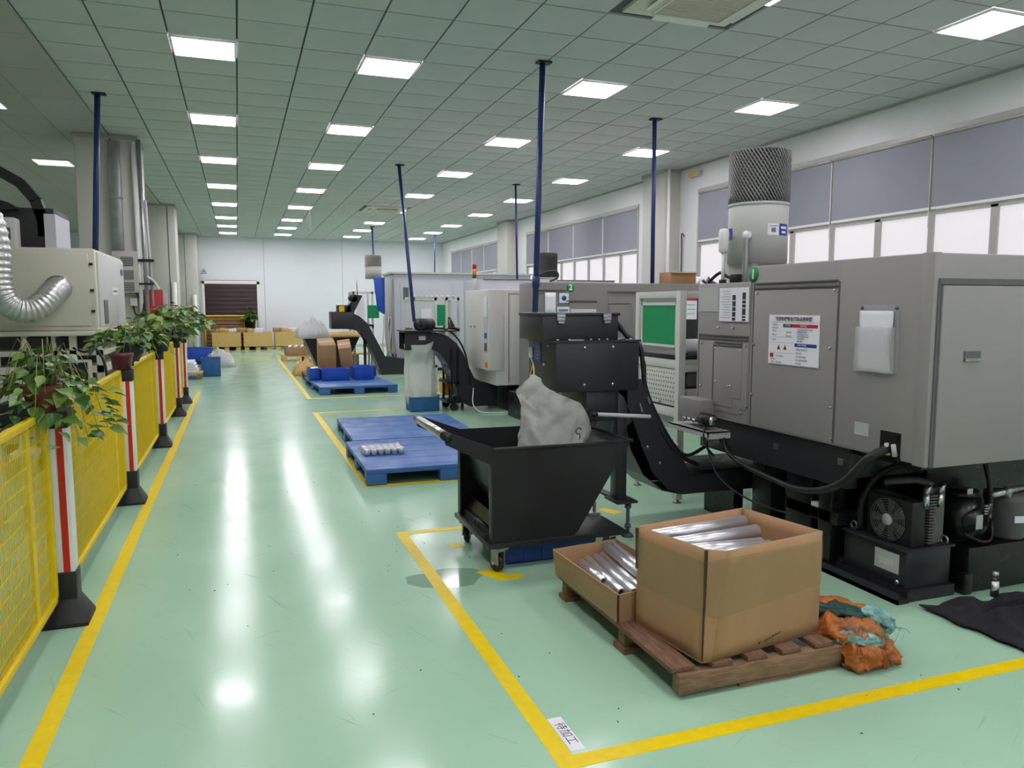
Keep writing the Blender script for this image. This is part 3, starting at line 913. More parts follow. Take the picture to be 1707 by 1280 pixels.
obj('pole', MB().cyl((3.24, 4.62, 1.755), (3.24, 4.62, 1.98), 0.011, n=8), 'white', t)
obj('bottle', MB().lathe((3.24, 4.62, 1.965), [(0.012, 0), (0.034, 0.02), (0.036, 0.15), (0.03, 0.17), (0.02, 0.175)], 18), 'white', t)
obj('foot', MB().cyl((3.24, 4.62, 1.755), (3.24, 4.62, 1.785), 0.026, n=10), 'black', t)
t = thing('roof_valve', 'black valve block and cable on the gray machine roof below the drum', 'valve', (3.3, 4.54, 1.76))
obj('block', MB().box(3.27, 3.33, 4.50, 4.58, 1.758, 1.82), 'black', t, bevel=0.003)
obj('cable', MB().tube([(3.31, 4.58, 1.79), (3.3, 4.66, 1.81), (3.3, 4.74, 1.84), (3.26, 4.82, 1.775)], 0.012, 6), 'black', t)
obj('nipple', MB().cyl((3.30, 4.46, 1.758), (3.30, 4.46, 1.86), 0.008, n=6), 'steel', t)

# ---------------------------------------------------------------- papers on the side
XP = XM - 0.0065
def paper_box(y0, y1, z0, z1, t=0.002, x=XP): return MB().box(x - t, x, min(y0, y1), max(y0, y1), z0, z1)
t = thing('safety_board', 'white safety notice board with a red header, on the gray machine side', 'notice board', (XP, 3.8, 1.385))
YL, YR, ZT, ZBt = 4.035, 3.585, 1.545, 1.235     # left edge (as read) has the larger y
W_, H_ = YL - YR, ZT - ZBt
obj('board', paper_box(YL, YR, ZBt, ZT, 0.004), 'paper', t)
XQ = XP - 0.0055
def ink(u0, u1, v0, v1, m, name='print'):
    obj(name, MB().box(XQ, XQ + 0.0015, YL - u1 * W_, YL - u0 * W_, ZT - v1 * H_, ZT - v0 * H_), m, t)
def txt(body, u, v, size, m='print', align='LEFT', bold=0.0):
    letters(body, size, (XQ - 0.0006, YL - u * W_, ZT - v * H_), (0, -1, 0), (0, 0, 1), m, t, align=align, bold=bold)
txt('数控车床安全风险点告知牌', 0.5, 0.085, 0.0275, 'print', 'CENTER', 0.0007)
ink(0.02, 0.98, 0.142, 0.148, 'printgray')
ink(0.30, 0.48, 0.18, 0.245, 'print'); ink(0.48, 0.97, 0.18, 0.245, 'red')
txt('风险因素', 0.33, 0.212, 0.014, 'paper'); txt('防范措施', 0.64, 0.212, 0.014, 'paper')
ink(0.54, 0.96, 0.555, 0.62, 'blueprint'); txt('应急处置措施', 0.60, 0.588, 0.013, 'paper')
for k, s in enumerate(('设备名称', '数控车床', '风险点')): txt(s, 0.07, 0.20 + 0.062 * k, 0.0135)
txt('等级  低', 0.07, 0.40, 0.0125)
txt('机械伤害', 0.36, 0.345, 0.0125); txt('物体打击', 0.36, 0.42, 0.0125)
for k, s in enumerate(('按操作规程进行作业操作', '穿戴好防护用品', '检查设备安全状况', '定期检查维护保养', '严禁戴手套', '保持通道')): txt(s, 0.58, 0.29 + 0.045 * k, 0.0125, 'blueprint' if k % 2 == 0 else 'print')
for k, s in enumerate(('立即停机切断电源', '及时上报', '对伤员急救处理', '拨打急救电话送医', '保护现场')): txt(s, 0.57, 0.68 + 0.068 * k, 0.0125)
ink(0.02, 0.52, 0.44, 0.443, 'printgray'); ink(0.02, 0.52, 0.55, 0.553, 'printgray'); ink(0.02, 0.52, 0.76, 0.763, 'printgray')
txt('安全标志', 0.05, 0.50, 0.0125)
for u in (0.22, 0.35):
    p = lambda du, dv: (XQ, YL - (u + du) * W_, ZT - (0.65 + dv) * H_)
    obj('warning_triangle', MB().prism([p(0, -0.06), p(0.04, 0.05), p(-0.04, 0.05)], (0.0015, 0, 0)), 'warn', t)
    q = lambda du, dv: (XQ - 0.0008, YL - (u + du) * W_, ZT - (0.65 + dv) * H_)
    obj('print', MB().prism([q(0, -0.045), q(0.027, 0.038), q(-0.027, 0.038)], (0.001, 0, 0)), 'print', t)
ink(0.04, 0.11, 0.78, 0.86, 'red'); txt('当心机械伤人', 0.17, 0.83, 0.0125, 'stickergreen')
txt('责任部门', 0.06, 0.90, 0.0125); txt('责任人   联系电话', 0.07, 0.955, 0.0125)
ink(0.02, 0.98, 0.985, 0.99, 'printgray')

t = thing('notice_sheet', 'white printed sheet with dark photo columns, under the lamp pole', 'notice', (XP, 4.41, 1.6))
obj('sleeve', paper_box(4.59, 4.24, 1.49, 1.755, 0.0015), 'sleeve', t)
obj('sheet', paper_box(4.58, 4.25, 1.495, 1.725, 0.0015, XP - 0.002), 'paper', t)
b = MB(); g = random.Random(3)
for yc in (4.41, 4.30):
    z = 1.50
    while z < 1.68:
        hgt = g.uniform(0.012, 0.05)
        b.box(XP - 0.0048, XP - 0.0034, yc - 0.018, yc + 0.018, z, min(z + hgt, 1.69)); z += hgt + 0.006
obj('photo_column', b, 'print', t, kind='stuff')
b = MB()
for k in range(11):
    z = 1.70 - k * 0.018
    b.box(XP - 0.0046, XP - 0.0034, 4.45, 4.57 - g.uniform(0, 0.05), z - 0.0015, z + 0.0015)
obj('text_lines', b, 'printgray', t, kind='stuff')

t = thing('document_holder', 'clear document pocket holding curled white papers, on the gray machine', 'document holder', (XP, 3.15, 1.42))
obj('pocket_back', paper_box(3.285, 3.02, 1.25, 1.605, 0.002), 'sleeve', t)
b = MB(); b.grid(lambda u, v: (XP - 0.006 - 0.020 * max(0, (u - 0.5)) ** 2 * 4 * v - 0.004 * v, 3.278 - 0.222 * u + 0.012 * math.sin(v * 5) * u - 0.012 * u * v, 1.257 + 0.318 * v), 14, 12)
obj('papers', b, 'paper', t, smooth=180, thick=0.002)
b = MB(); b.grid(lambda u, v: (XP - 0.012 - 0.014 * u * v, 3.272 - 0.205 * u + 0.01 * math.sin(v * 4) * u, 1.256 + (0.205 - 0.03 * math.sin(PI * u) + 0.02 * u) * v), 14, 8)
obj('papers', b, 'paper', t, smooth=180, thick=0.002)
obj('pocket_front', MB().box(XP - 0.030, XP - 0.029, 3.02, 3.285, 1.25, 1.49), 'sleeve', t)
b = MB(); b.cyl((XP, 3.268, 1.59), (XP - 0.01, 3.268, 1.59), 0.009, n=8); b.cyl((XP, 3.035, 1.59), (XP - 0.01, 3.035, 1.59), 0.009, n=8)
obj('pocket_screw', b, 'graydark', t)

# ---------------------------------------------------------------- coolant pump box beside the conveyor
t = thing('coolant_pump', 'small gray box and black motor on a shelf at the machine corner', 'pump', (3.12, 4.75, 0.7))
obj('valve_box', MB().box(3.08, 3.22, 4.62, 4.90, 0.78, 0.93), 'gray', t, bevel=0.006)
b = MB(); b.box(3.05, 3.24, 4.47, 4.98, 0.715, 0.725); b.box(3.05, 3.058, 4.47, 4.98, 0.685, 0.725); b.box(3.05, 3.24, 4.47, 4.478, 0.675, 0.725); b.box(3.22, 3.26, 4.6, 4.7, 0.62, 0.70)
obj('shelf', b, 'graylight', t)
mt = obj('motor', MB().cyl((3.10, 4.62, 0.80), (3.10, 4.50, 0.80), 0.045, n=18), 'black', t)
obj('motor_cap', MB().cyl((3.10, 4.50, 0.80), (3.10, 4.485, 0.80), 0.034, n=18), 'steel', mt)
b = MB()
for y in (4.68, 4.74, 4.80): b.cyl((3.085, y, 0.78), (3.06, y, 0.78), 0.013, n=8)
obj('fitting', b, 'steel', t)
b = MB(); b.tube([(3.08, 4.55, 0.76), (3.05, 4.52, 0.7), (3.06, 4.5, 0.62), (3.12, 4.5, 0.55)], 0.009, 6)
obj('cable', b, 'black', t)
# ================================================================ CHIP CONVEYOR OF THE NEAREST LATHE
K = thing('chip_conveyor', 'big black chip conveyor with boxed head, rising behind the tipping cart', 'conveyor', (2.6, 4.85, 0))
YA, YBk = 4.62, 5.08
side = [(3.75, 0.255), (2.96, 0.26), (2.84, 0.30), (2.71, 0.43), (2.62, 0.62), (2.55, 0.80), (2.47, 0.98), (2.40, 1.03), (2.40, 1.10), (2.60, 1.10),
        (2.66, 0.98), (2.72, 0.84), (2.80, 0.70), (2.88, 0.58), (2.96, 0.50), (3.0, 0.42), (3.75, 0.42)]
for y in (YA, YBk - 0.012):
    obj('side_plate', MB().prism([(x, y, z) for x, z in side], (0, 0.012, 0)), 'blackmetal', K)
b = MB()
up = side[9:]
for (x0, z0), (x1, z1) in zip(up, up[1:]):
    b.prism([(x0, YA + 0.01, z0 - 0.004), (x1, YA + 0.01, z1 - 0.004), (x1, YA + 0.01, z1 - 0.012), (x0, YA + 0.01, z0 - 0.012)], (0, YBk - YA - 0.02, 0))
obj('top_cover', b, 'blackdeep', K)
b = MB()
lo = [(3.75, 0.245), (2.96, 0.25), (2.80, 0.29), (2.65, 0.41), (2.545, 0.60), (2.50, 0.80), (2.46, 0.98)]
for (x0, z0), (x1, z1) in zip(lo, lo[1:]):
    b.prism([(x0, YA + 0.03, z0), (x1, YA + 0.03, z1), (x1, YA + 0.03, z1 + 0.006), (x0, YA + 0.03, z0 + 0.006)], (0, YBk - YA - 0.03, 0))
obj('belly_sheet', b, 'graydark', K)
b = MB(); b.box(3.0, 3.75, YA - 0.008, YBk + 0.02, 0.415, 0.425); b.box(3.0, 3.2, YA - 0.012, YA, 0.40, 0.43)
obj('tray_lid', b, 'blackdeep', K, bevel=0.002)
obj('scatter_chips', MB().grid(lambda u, v: (3.02 + 0.2 * u, 4.86 + 0.2 * v, 0.427 + 0.06 * (1 - (2 * u - 1) ** 2) * (1 - (2 * v - 1) ** 2) * (0.6 + 0.7 * noise.noise(Vector((u * 9, v * 9, 1))))), 16, 16), 'chips', K, smooth=10, kind='stuff')
# discharge head
b = MB(); b.box(1.955, 2.57, 4.60, 5.10, 1.03, 1.365)
head = obj('head_box', b, 'blackmetal', K, bevel=0.004)
b = MB(); b.box(1.945, 2.58, 4.592, 5.105, 1.358, 1.372); b.box(1.952, 1.97, 4.596, 5.1, 1.03, 1.04)
obj('head_flange', b, 'blackmetal', K)
b = MB(); b.box(1.88, 2.44, 4.66, 5.08, 1.372, 1.535)
obj('motor_box', b, 'blackmetal', K, bevel=0.004)
b = MB(); b.box(1.872, 2.45, 4.652, 5.086, 1.535, 1.555)
obj('motor_box_lid', b, 'blackmetal', K, bevel=0.003)
for x in (2.01, 2.35):
    l = obj('latch', MB().box(x - 0.028, x + 0.028, 4.642, 4.655, 1.505, 1.55), 'steel', K)
    b = MB(); b.box(x - 0.022, x + 0.022, 4.638, 4.652, 1.485, 1.50); b.cyl((x - 0.03, 4.646, 1.53), (x + 0.03, 4.646, 1.53), 0.007, n=8)
    obj('latch_hook', b, 'steel', l)
b = MB(); b.box(2.19, 2.43, 4.63, 5.05, 0.82, 1.03); 
obj('discharge_chute', b, 'blackmetal', K, bevel=0.004)
b = MB(); b.prism([(2.43, 4.66, 1.03), (2.60, 4.66, 1.03), (2.56, 4.66, 0.80), (2.43, 4.66, 0.72)], (0, 0.3, 0))
obj('neck', b, 'graydark', K)
bolt = None
def bolt_at(p, d):
    global bolt
    if bolt is None:
        bolt = obj('bolt', MB().cyl((0, 0, 0), (0, -0.010, 0), 0.012, 0.009, 10), 'steel', K, world=False)
        bolt.location = Vector(p) - K.location
        if d: bolt.rotation_euler = d
    else:
        share('bolt', bolt.data, K, Vector(p) - K.location, d or (0, 0, 0))
for x in (2.16, 2.37):
    for z in (1.325, 1.075): bolt_at((x, 4.60, z), None)
for (y, z) in ((4.72, 1.335), (4.80, 1.20)): bolt_at((1.955, y, z), (0, 0, -PI / 2))
for x in (1.98, 2.06, 2.22, 2.28, 2.34, 2.52): bolt_at((x, 4.63, 1.372), (-PI / 2, 0, 0))
for (x, z) in ((2.66, 0.62), (2.76, 0.50), (2.90, 0.62), (2.75, 0.94)): bolt_at((x, YA, z), None)
b = MB(); b.rbox((2.60, 4.615, 0.90), (0.012, 0.01, 0.06), (0, -0.35, 0)); b.rbox((2.66, 4.615, 0.95), (0.012, 0.01, 0.05), (0, -0.35, 0))
obj('slot_plate', b, 'steel', K)
b = MB(); b.box(2.06, 2.16, 4.605, 4.64, 1.372, 1.378)
obj('white_label', b, 'papergray', K)
lb = obj('spec_label', MB().box(1.951, 1.956, 5.02, 5.09, 1.235, 1.31), 'papergray', K)
lb = obj('blue_label', MB().box(1.951, 1.956, 4.86, 4.98, 1.215, 1.345), 'bluedeep', K)
letters('警 告', 0.022, (1.9505, 4.92, 1.315), (0, -1, 0), (0, 0, 1), 'papergray', K, align='CENTER')
for k, s in enumerate(('运转中禁止', '打开盖板', '注意安全')): letters(s, 0.017, (1.9505, 4.965, 1.285 - 0.024 * k), (0, -1, 0), (0, 0, 1), 'papergray', K)
tri = obj('warning_triangle', MB().prism([(1.95, 5.015, 1.19), (1.95, 4.955, 1.10), (1.95, 5.075, 1.10)], (0.004, 0, 0)), 'warn', K)
obj('triangle_mark', MB().prism([(1.949, 5.015, 1.165), (1.949, 4.985, 1.115), (1.949, 5.045, 1.115)], (0.001, 0, 0)), 'print', tri)
b = MB(); b.tube([(2.42, 4.9, 1.50), (2.50, 4.8, 1.48), (2.55, 4.75, 1.40), (2.63, 4.70, 1.32), (2.645, 4.68, 1.2), (2.66, 4.66, 1.0), (2.72, 4.64, 0.84), (2.82, 4.62, 0.66), (2.95, 4.63, 0.53), (3.1, 4.66, 0.46)], 0.016, 8, 5)
b.tube([(2.44, 4.95, 1.46), (2.54, 4.85, 1.44), (2.60, 4.8, 1.36), (2.67, 4.72, 1.22), (2.68, 4.7, 1.05), (2.75, 4.68, 0.86), (2.9, 4.68, 0.62), (3.1, 4.8, 0.5), (3.3, 4.85, 0.55)], 0.013, 8, 5)
obj('cable_bundle', b, 'black', K)
obj('tool_bar', MB().tube([(2.22, 4.52, 0.885), (2.40, 4.52, 0.87), (2.62, 4.52, 0.85)], 0.014, 10), 'graylight', K)
obj('bar_knob', MB().cyl((2.18, 4.52, 0.888), (2.23, 4.52, 0.884), 0.022, 0.012, 10), 'black', K)
b = MB(); b.box(2.425, 2.50, 4.62, 4.72, 0.26, 1.03); b.box(2.40, 2.56, 4.56, 4.76, 0.245, 0.262); b.box(2.43, 2.49, 4.72, 5.0, 0.245, 0.262)
leg = obj('support_leg', b, 'blackmetal', K, bevel=0.003)
b = MB(); b.cyl((2.515, 4.62, 0.02), (2.515, 4.62, 0.25), 0.013, n=10); b.cyl((2.515, 4.62, 0.2), (2.515, 4.62, 0.23), 0.024, n=6); b.cyl((2.515, 4.62, 0.06), (2.515, 4.62, 0.085), 0.024, n=6)
b.cyl((2.515, 4.62, 0.0), (2.515, 4.62, 0.022), 0.045, 0.03, 14)
obj('threaded_foot', b, 'graydark', leg)
b = MB(); b.box(3.42, 3.5, 4.66, 5.04, 0, 0.26)
obj('floor_bracket', b, 'blackdeep', K)

# ================================================================ TIPPING CART
T = thing('tipping_cart', 'black steel tipping cart on casters with a tilted push bar, in the marked bay', 'cart', (1.8, 4.58, 0))
CY0, CY1 = 4.22, 4.97
plate = [(1.095, 0.845), (1.135, 0.865), (1.40, 0.765), (2.315, 0.757), (1.925, 0.185), (1.385, 0.185), (1.385, 0.66), (1.105, 0.80)]
for y in (CY0, CY1 - 0.006):
    obj('side_plate', MB().prism([(x, y, z) for x, z in plate], (0, 0.006, 0)), 'blacksteel', T)
def sheetpath(path, y0, y1, t, m, nm):
    b = MB()
    for (x0, z0), (x1, z1) in zip(path, path[1:]):
        d = Vector((x1 - x0, 0, z1 - z0)).normalized(); n = Vector((-d.z, 0, d.x)) * t
        b.prism([(x0, y0, z0), (x1, y0, z1), (x1 + n.x, y0, z1 + n.z), (x0 + n.x, y0, z0 + n.z)], (0, y1 - y0, 0))
    return obj(nm, b, m, T)
sheetpath([(1.12, 0.84), (1.40, 0.70), (1.44, 0.60), (1.47, 0.45), (1.54, 0.32), (1.66, 0.23), (1.95, 0.20), (2.31, 0.755)], CY0 + 0.006, CY1 - 0.006, 0.005, 'blacksteel', 'hopper_sheet')
b = MB()
b.box(1.39, 2.31, CY0 - 0.012, CY0, 0.745, 0.762); b.box(1.39, 2.31, CY1, CY1 + 0.012, 0.745, 0.762); b.box(2.30, 2.325, CY0 - 0.012, CY1 + 0.012, 0.745, 0.762)
obj('rim', b, 'blacksteel', T, bevel=0.002)
hb = obj('push_bar', MB().cyl((1.113, CY0 - 0.02, 0.845), (1.113, CY1 + 0.02, 0.845), 0.027, n=18), 'blacksteel', T)
obj('grip', MB().cyl((1.113, CY0 + 0.06, 0.845), (1.113, CY1 - 0.04, 0.845), 0.0285, n=18), 'steel', hb, label='bright worn part of the push bar')
b = MB()
b.box(1.36, 2.28, CY0 - 0.02, CY1 + 0.0, 0.155, 0.185); b.box(1.385, 1.395, CY0 + 0.006, CY0 + 0.06, 0.185, 0.70); b.box(1.385, 1.395, CY1 - 0.06, CY1 - 0.006, 0.185, 0.66)
obj('base_frame', b, 'blacksteel', T, bevel=0.003)
b = MB(); b.box(1.40, 1.47, CY0 + 0.05, CY1 - 0.05, 0.185, 0.21); b.rbox((1.44, 4.6, 0.25), (0.012, 0.64, 0.13), (0, 0.35, 0)); b.cyl((1.42, CY0 + 0.02, 0.22), (1.42, CY1 - 0.02, 0.22), 0.018, n=10)
obj('tilt_lock', b, 'blackdeep', T)
def caster(x, y, rz):
    c = obj('caster_fork', MB().box(-0.028, -0.022, -0.03, 0.035, 0.05, 0.135).box(0.022, 0.028, -0.03, 0.035, 0.05, 0.135).box(-0.03, 0.03, -0.03, 0.035, 0.13, 0.14).box(-0.045, 0.045, -0.045, 0.045, 0.14, 0.155), 'galv', T, world=False)
    c.location = Vector((x, y, 0)) - T.location; c.rotation_euler = (0, 0, rz)
    w = obj('wheel', MB().lathe((0, 0, 0), [(0.05, -0.016), (0.056, -0.008), (0.056, 0.008), (0.05, 0.016)], 24), 'black', c, world=False)
    w.location = (0, 0.012, 0.056); w.rotation_euler = (0, PI / 2, 0)
    h = obj('wheel_nut', MB().cyl((-0.036, 0.012, 0.056), (0.036, 0.012, 0.056), 0.010, n=8), 'steel', c, world=False)
for x, y, r in ((1.43, 4.24, 0.35), (1.42, 4.87, -0.5), (2.2, 4.28, 0.3), (2.2, 4.88, 0.2)): caster(x, y, r)
obj('tow_pin', MB().cyl((2.255, 4.62, 0.185), (2.255, 4.62, 0.27), 0.012, n=8).box(2.2, 2.28, 4.58, 4.66, 0.185, 0.2), 'galv', T)
# crate below the cart
def crate(name, label, x0, x1, y0, y1, z0, z1, m, wall=0.008, group=None, cat='crate', lip=True):
    t = thing(name, label, cat, ((x0 + x1) / 2, (y0 + y1) / 2, z0), group)
    b = MB()
    b.box(x0, x1, y0, y1, z0, z0 + wall)
    b.box(x0, x0 + wall, y0, y1, z0, z1); b.box(x1 - wall, x1, y0, y1, z0, z1); b.box(x0, x1, y0, y0 + wall, z0, z1); b.box(x0, x1, y1 - wall, y1, z0, z1)
    obj('body', b, m, t, bevel=0.0015)
    b = MB(); r = 0.008
    if lip:
        b.box(x0 - r, x1 + r, y0 - r, y0, z1 - 0.018, z1); b.box(x0 - r, x1 + r, y1, y1 + r, z1 - 0.018, z1)
        b.box(x0 - r, x0, y0, y1, z1 - 0.018, z1); b.box(x1, x1 + r, y0, y1, z1 - 0.018, z1)
        obj('lip', b, m, t)
    n = max(2, int((x1 - x0) / 0.12))
    for k in range(n + 1):
        x = x0 + (x1 - x0) * k / n
        obj('rib', MB().box(x - 0.004, x + 0.004, y0 - 0.006, y0, z0 + 0.005, z1 - 0.018), m, t)
        y = y0 + (y1 - y0) * k / n
        obj('rib', MB().box(x0 - 0.006, x0, y - 0.004, y + 0.004, z0 + 0.005, z1 - 0.018), m, t)
    return t
crate('drip_tray', 'shallow dark blue plastic tray under the black tipping cart', 1.52, 2.12, 4.34, 4.82, 0.0, 0.11, 'bluedeep', cat='tray')

# white bag hung from the conveyor head into the cart
G_ = thing('waste_bag', 'cloudy white plastic bag hanging from the black conveyor head into the cart', 'plastic bag', (1.9, 4.6, 0.22))
def bagf(u, v):
    a = 2 * PI * u
    c, s = math.cos(a), math.sin(a)
    # top edge runs from a peak at the left down to the right
    tx = (c + 1) / 2
    ztop = 1.155 - 0.075 * min(1, max(0, tx - 0.05) / 0.17) - 0.185 * max(0, (tx - 0.12)) - 0.09 * max(0, tx - 0.80) / 0.20
    xl = 1.735 + 0.06 * max(0, v - 0.88) / 0.12 - 0.045 * max(0, (v - 0.78) / 0.1) * (v < 0.88) - 0.045 * (1 - (v - 0.88) / 0.12) * (v >= 0.88) - 0.05 * (1 - v)
    xr = 2.16 + 0.05 * max(0, min(1, (v - 0.72) / 0.1))
    z = 0.26 + (ztop - 0.26) * v
    if v < 0.12:
        k = 0.7 + 0.3 * v / 0.12
    else: k = 1
    x = (xl + xr) / 2 + (xr - xl) / 2 * c * k
    ry = (0.15 - 0.08 * v ** 1.5) * k
    if v > 0.85 and tx < 0.2: ry *= 0.5
    y = 4.60 + s * ry + 0.02 * v
    n = noise.noise(Vector((x * 5, s * 1.5, z * 4))) * 0.03 + abs(noise.noise(Vector((x * 9 + z * 6, s * 2 + 4, z * 6 - x * 9)))) * 0.055 + abs(noise.noise(Vector((x * 16 - z * 9, s * 2, z * 15 + x * 8)))) * 0.02 + noise.noise(Vector((x * 22, s * 3, z * 20))) * 0.010
    return (x + n * c * 0.5, y + n * (1 if s < 0 else -1) * min(1, abs(s) * 3), z)
obj('bag', MB().grid(bagf, 56, 36, closed=True), 'bag', G_, smooth=180)
b = MB(); b.tube([(1.80, 4.63, 1.13), (1.88, 4.8, 1.18), (1.952, 5.08, 1.255)], 0.0025, 5)
obj('tie_string', b, 'paper', G_)
b = MB(); pts = [(2.04 + 0.022 * math.cos(t), 4.425 - 0.012 * math.sin(t / 2), 0.80 + 0.02 * math.sin(t)) for t in (0.3 + 4.6 * k / 12 for k in range(13))]
b.tube(pts, 0.0035, 5, 1); b.tube([(2.045, 4.42, 0.785), (2.05, 4.418, 0.765), (2.045, 4.418, 0.745)], 0.0035, 5, 1)
obj('pen_mark', b, 'print', G_)

# ================================================================ WOODEN PALLET WITH BOXES
PL = thing('wooden_pallet', 'weathered wooden pallet under the two open cardboard boxes', 'pallet', (2.1, 3.15, 0))
for k, (y0, y1) in enumerate(((2.55, 2.605), (3.02, 3.08), (3.68, 3.74))):
    obj('stringer', MB().box(1.635, 2.62, y0, y1, 0.026, 0.106), 'wood', PL, bevel=0.003)
for k, (x0, x1) in enumerate(((1.615, 1.725), (1.80, 1.90), (1.975, 2.075), (2.15, 2.25), (2.325, 2.425), (2.50, 2.60))):
    o = obj('deck_plank', MB().box(x0, x1, 2.56 if k else 2.575, 3.76, 0.107, 0.129), 'woody', PL, bevel=0.002)
obj('bottom_board', MB().box(1.94, 2.48, 2.565, 2.655, 0.0, 0.025), 'wood', PL)
for x in (1.66, 2.55):
    obj('bottom_board', MB().box(x - 0.04, x + 0.05, 2.99, 3.10, 0.0, 0.025), 'wood', PL)
    obj('bottom_board', MB().box(x - 0.04, x + 0.05, 3.66, 3.75, 0.0, 0.025), 'wood', PL)

B1 = thing('cardboard_box', 'tall open cardboard box of thick aluminium tubes, clear tape round it', 'box', (2.08, 2.82, 0.13))
BB = [(1.69, 3.01), (1.752, 2.572), (1.80, 2.572), (2.42, 2.652), (2.362, 3.085)]
BT = [(1.692, 3.015), (1.757, 2.575), (1.832, 2.53), (2.425, 2.655), (2.335, 3.11)]
Z0, Z1 = 0.131, 0.602
zt = [0.597, 0.615, 0.612, 0.600, 0.60]
TH = 0.006
def boxwall(i, j, m, nm, b0, t0, rows=(0, 1)):
    cx0 = sum(p[0] for p in BB) / 5; cy0 = sum(p[1] for p in BB) / 5
    b = MB()
    P = [Vector((*BB[i], Z0)), Vector((*BB[j], Z0)), Vector((*BT[j], zt[j])), Vector((*BT[i], zt[i]))]
    n = (P[1] - P[0]).cross(P[3] - P[0]).normalized()
    if n.dot(Vector((cx0, cy0, 0.35)) - P[0]) < 0: n = -n
    b.grid(lambda u, v: P[0].lerp(P[1], u).lerp(P[3].lerp(P[2], u), v) + n * TH * 0.5, 8, 8)
    return obj(nm, b, m, B1, thick=TH)
for i, j in ((0, 1), (2, 3), (3, 4), (4, 0)):
    boxwall(i, j, 'card', 'wall', 0, 0)
boxwall(1, 2, 'card', 'corner_gusset', 0, 0)
obj('bottom', MB().prism([(x, y, Z0) for x, y in BB], (0, 0, 0.006)), 'card', B1)
b = MB(); b.prism([(1.750, 2.567, 0.36), (1.757, 2.560, 0.36), (1.764, 2.562, 0.612), (1.752, 2.570, 0.612)], (0.003, 0.004, 0)); b.prism([(1.750, 2.569, 0.14), (1.754, 2.565, 0.14), (1.757, 2.563, 0.37), (1.750, 2.569, 0.37)], (0.003, 0.003, 0))
b.prism([(1.686, 3.012, 0.40), (1.692, 3.004, 0.40), (1.694, 3.006, 0.59), (1.686, 3.018, 0.59)], (-0.003, 0, 0))
obj('torn_edge', b, 'cardedge', B1)
# inner lining colour at rim and wide clear tape round the walls
def lerp(a, c, t): return tuple(a[k] + (c[k] - a[k]) * t for k in range(len(a)))
def wpt(i, z):
    t = (z - Z0) / (Z1 - Z0)
    return lerp(BB[i], BT[i], t)
def taped(i, j, za0, za1, zb0, zb1, off):
    a0, a1 = wpt(i, za0), wpt(i, za1); b0, b1 = wpt(j, zb0), wpt(j, zb1)
    d = Vector((b0[0] - a0[0], b0[1] - a0[1], 0)).normalized(); n = Vector((d.y, -d.x, 0)) * off
    cxy = Vector((2.07, 2.8, 0))
    if n.dot(Vector((a0[0], a0[1], 0)) - cxy) < 0: n = -n
    b = MB()
    def f(u, v):
        p = lerp((*a0, za0), (*b0, zb0), u); q = lerp((*a1, za1), (*b1, zb1), u)
        r = Vector(lerp(p, q, v)) + n * (1 + 0.35 * noise.noise(Vector((u * 7 + i * 3, v * 3, i))))
        return r
    b.grid(f, 24, 8)
    return obj('packing_tape', b, 'tapefilm', B1, smooth=180)
taped(0, 1, 0.33, 0.55, 0.34, 0.56, 0.005)
taped(1, 2, 0.34, 0.56, 0.32, 0.585, 0.005)
taped(2, 3, 0.32, 0.585, 0.36, 0.56, 0.005)
b = MB(); g = random.Random(8)
for k in range(16):
    u = 0.30 + 0.02 * k; b.box(0, 0.001, 0, 0.001, 0, 0.001) if False else None
def on_front(u, z, o=0.0015):
    p = lerp(wpt(2, z), wpt(3, z), u); d = Vector((0.62, 0.08, 0)).normalized(); n = Vector((d.y, -d.x, 0)) * o
    return Vector((p[0], p[1], z)) + n
b = MB()
for k in range(13):
    u = 0.47 + 0.012 * k
    z = 0.158 + 0.002 * k; h = 0.004 + 0.006 * g.random()
    b.poly([on_front(u, z), on_front(u + 0.009, z), on_front(u + 0.009, z + h), on_front(u, z + h)])
b.poly([on_front(0.41, 0.155), on_front(0.43, 0.155), on_front(0.43, 0.163), on_front(0.41, 0.163)])
obj('printed_mark', b, 'cardedge', B1)

def tubes(lst, label_fn, group, r, hollow=True):
    for k, (p0, p1) in enumerate(lst):
        c = (Vector(p0) + Vector(p1)) / 2
        t = thing('aluminium_tube', label_fn(k), 'tube', (c.x, c.y, c.z), group)
        obj('tube_body', MB().pipe(p0, p1, r, r * 0.72, 22), 'alum', t)
        d = (Vector(p1) - Vector(p0)).normalized()
        obj('bore', MB().cyl(Vector(p0) + d * 0.03, Vector(p1) - d * 0.03, r * 0.71, n=14), 'graydark', t)
R1 = 0.0315
big = [((1.735, 2.985, 0.548), (2.285, 3.030, 0.556)), ((1.775, 2.89, 0.535), (2.275, 2.92, 0.541)), ((1.80, 2.80, 0.53), (2.24, 2.84, 0.505)), ((1.79, 2.715, 0.523), (2.205, 2.735, 0.528)),
       ((1.80, 2.64, 0.50), (2.19, 2.67, 0.505))]
NM = ['rearmost', 'second from the back', 'middle', 'fourth from the back', 'frontmost']
tubes(big, lambda k: 'thick bright aluminium tube in the tall cardboard box, %s on top' % NM[k], 'tubes in the tall box', R1)
low = [((1.77, 2.64 + 0.075 * k, 0.43), (2.24, 2.68 + 0.075 * k, 0.43)) for k in range(5)]
tubes(low, lambda k: 'aluminium tube of the lower layer inside the tall cardboard box', 'lower tubes in the tall box', R1)
low2 = [((1.77, 2.64 + 0.075 * k, 0.35), (2.30, 2.70 + 0.075 * k, 0.35)) for k in range(5)]
obj('filler_sheet', MB().prism([(1.72, 2.99, 0.38), (1.775, 2.6, 0.38), (2.40, 2.67, 0.38), (2.345, 3.07, 0.38)], (0, 0, 0.006)), 'cardin', B1)

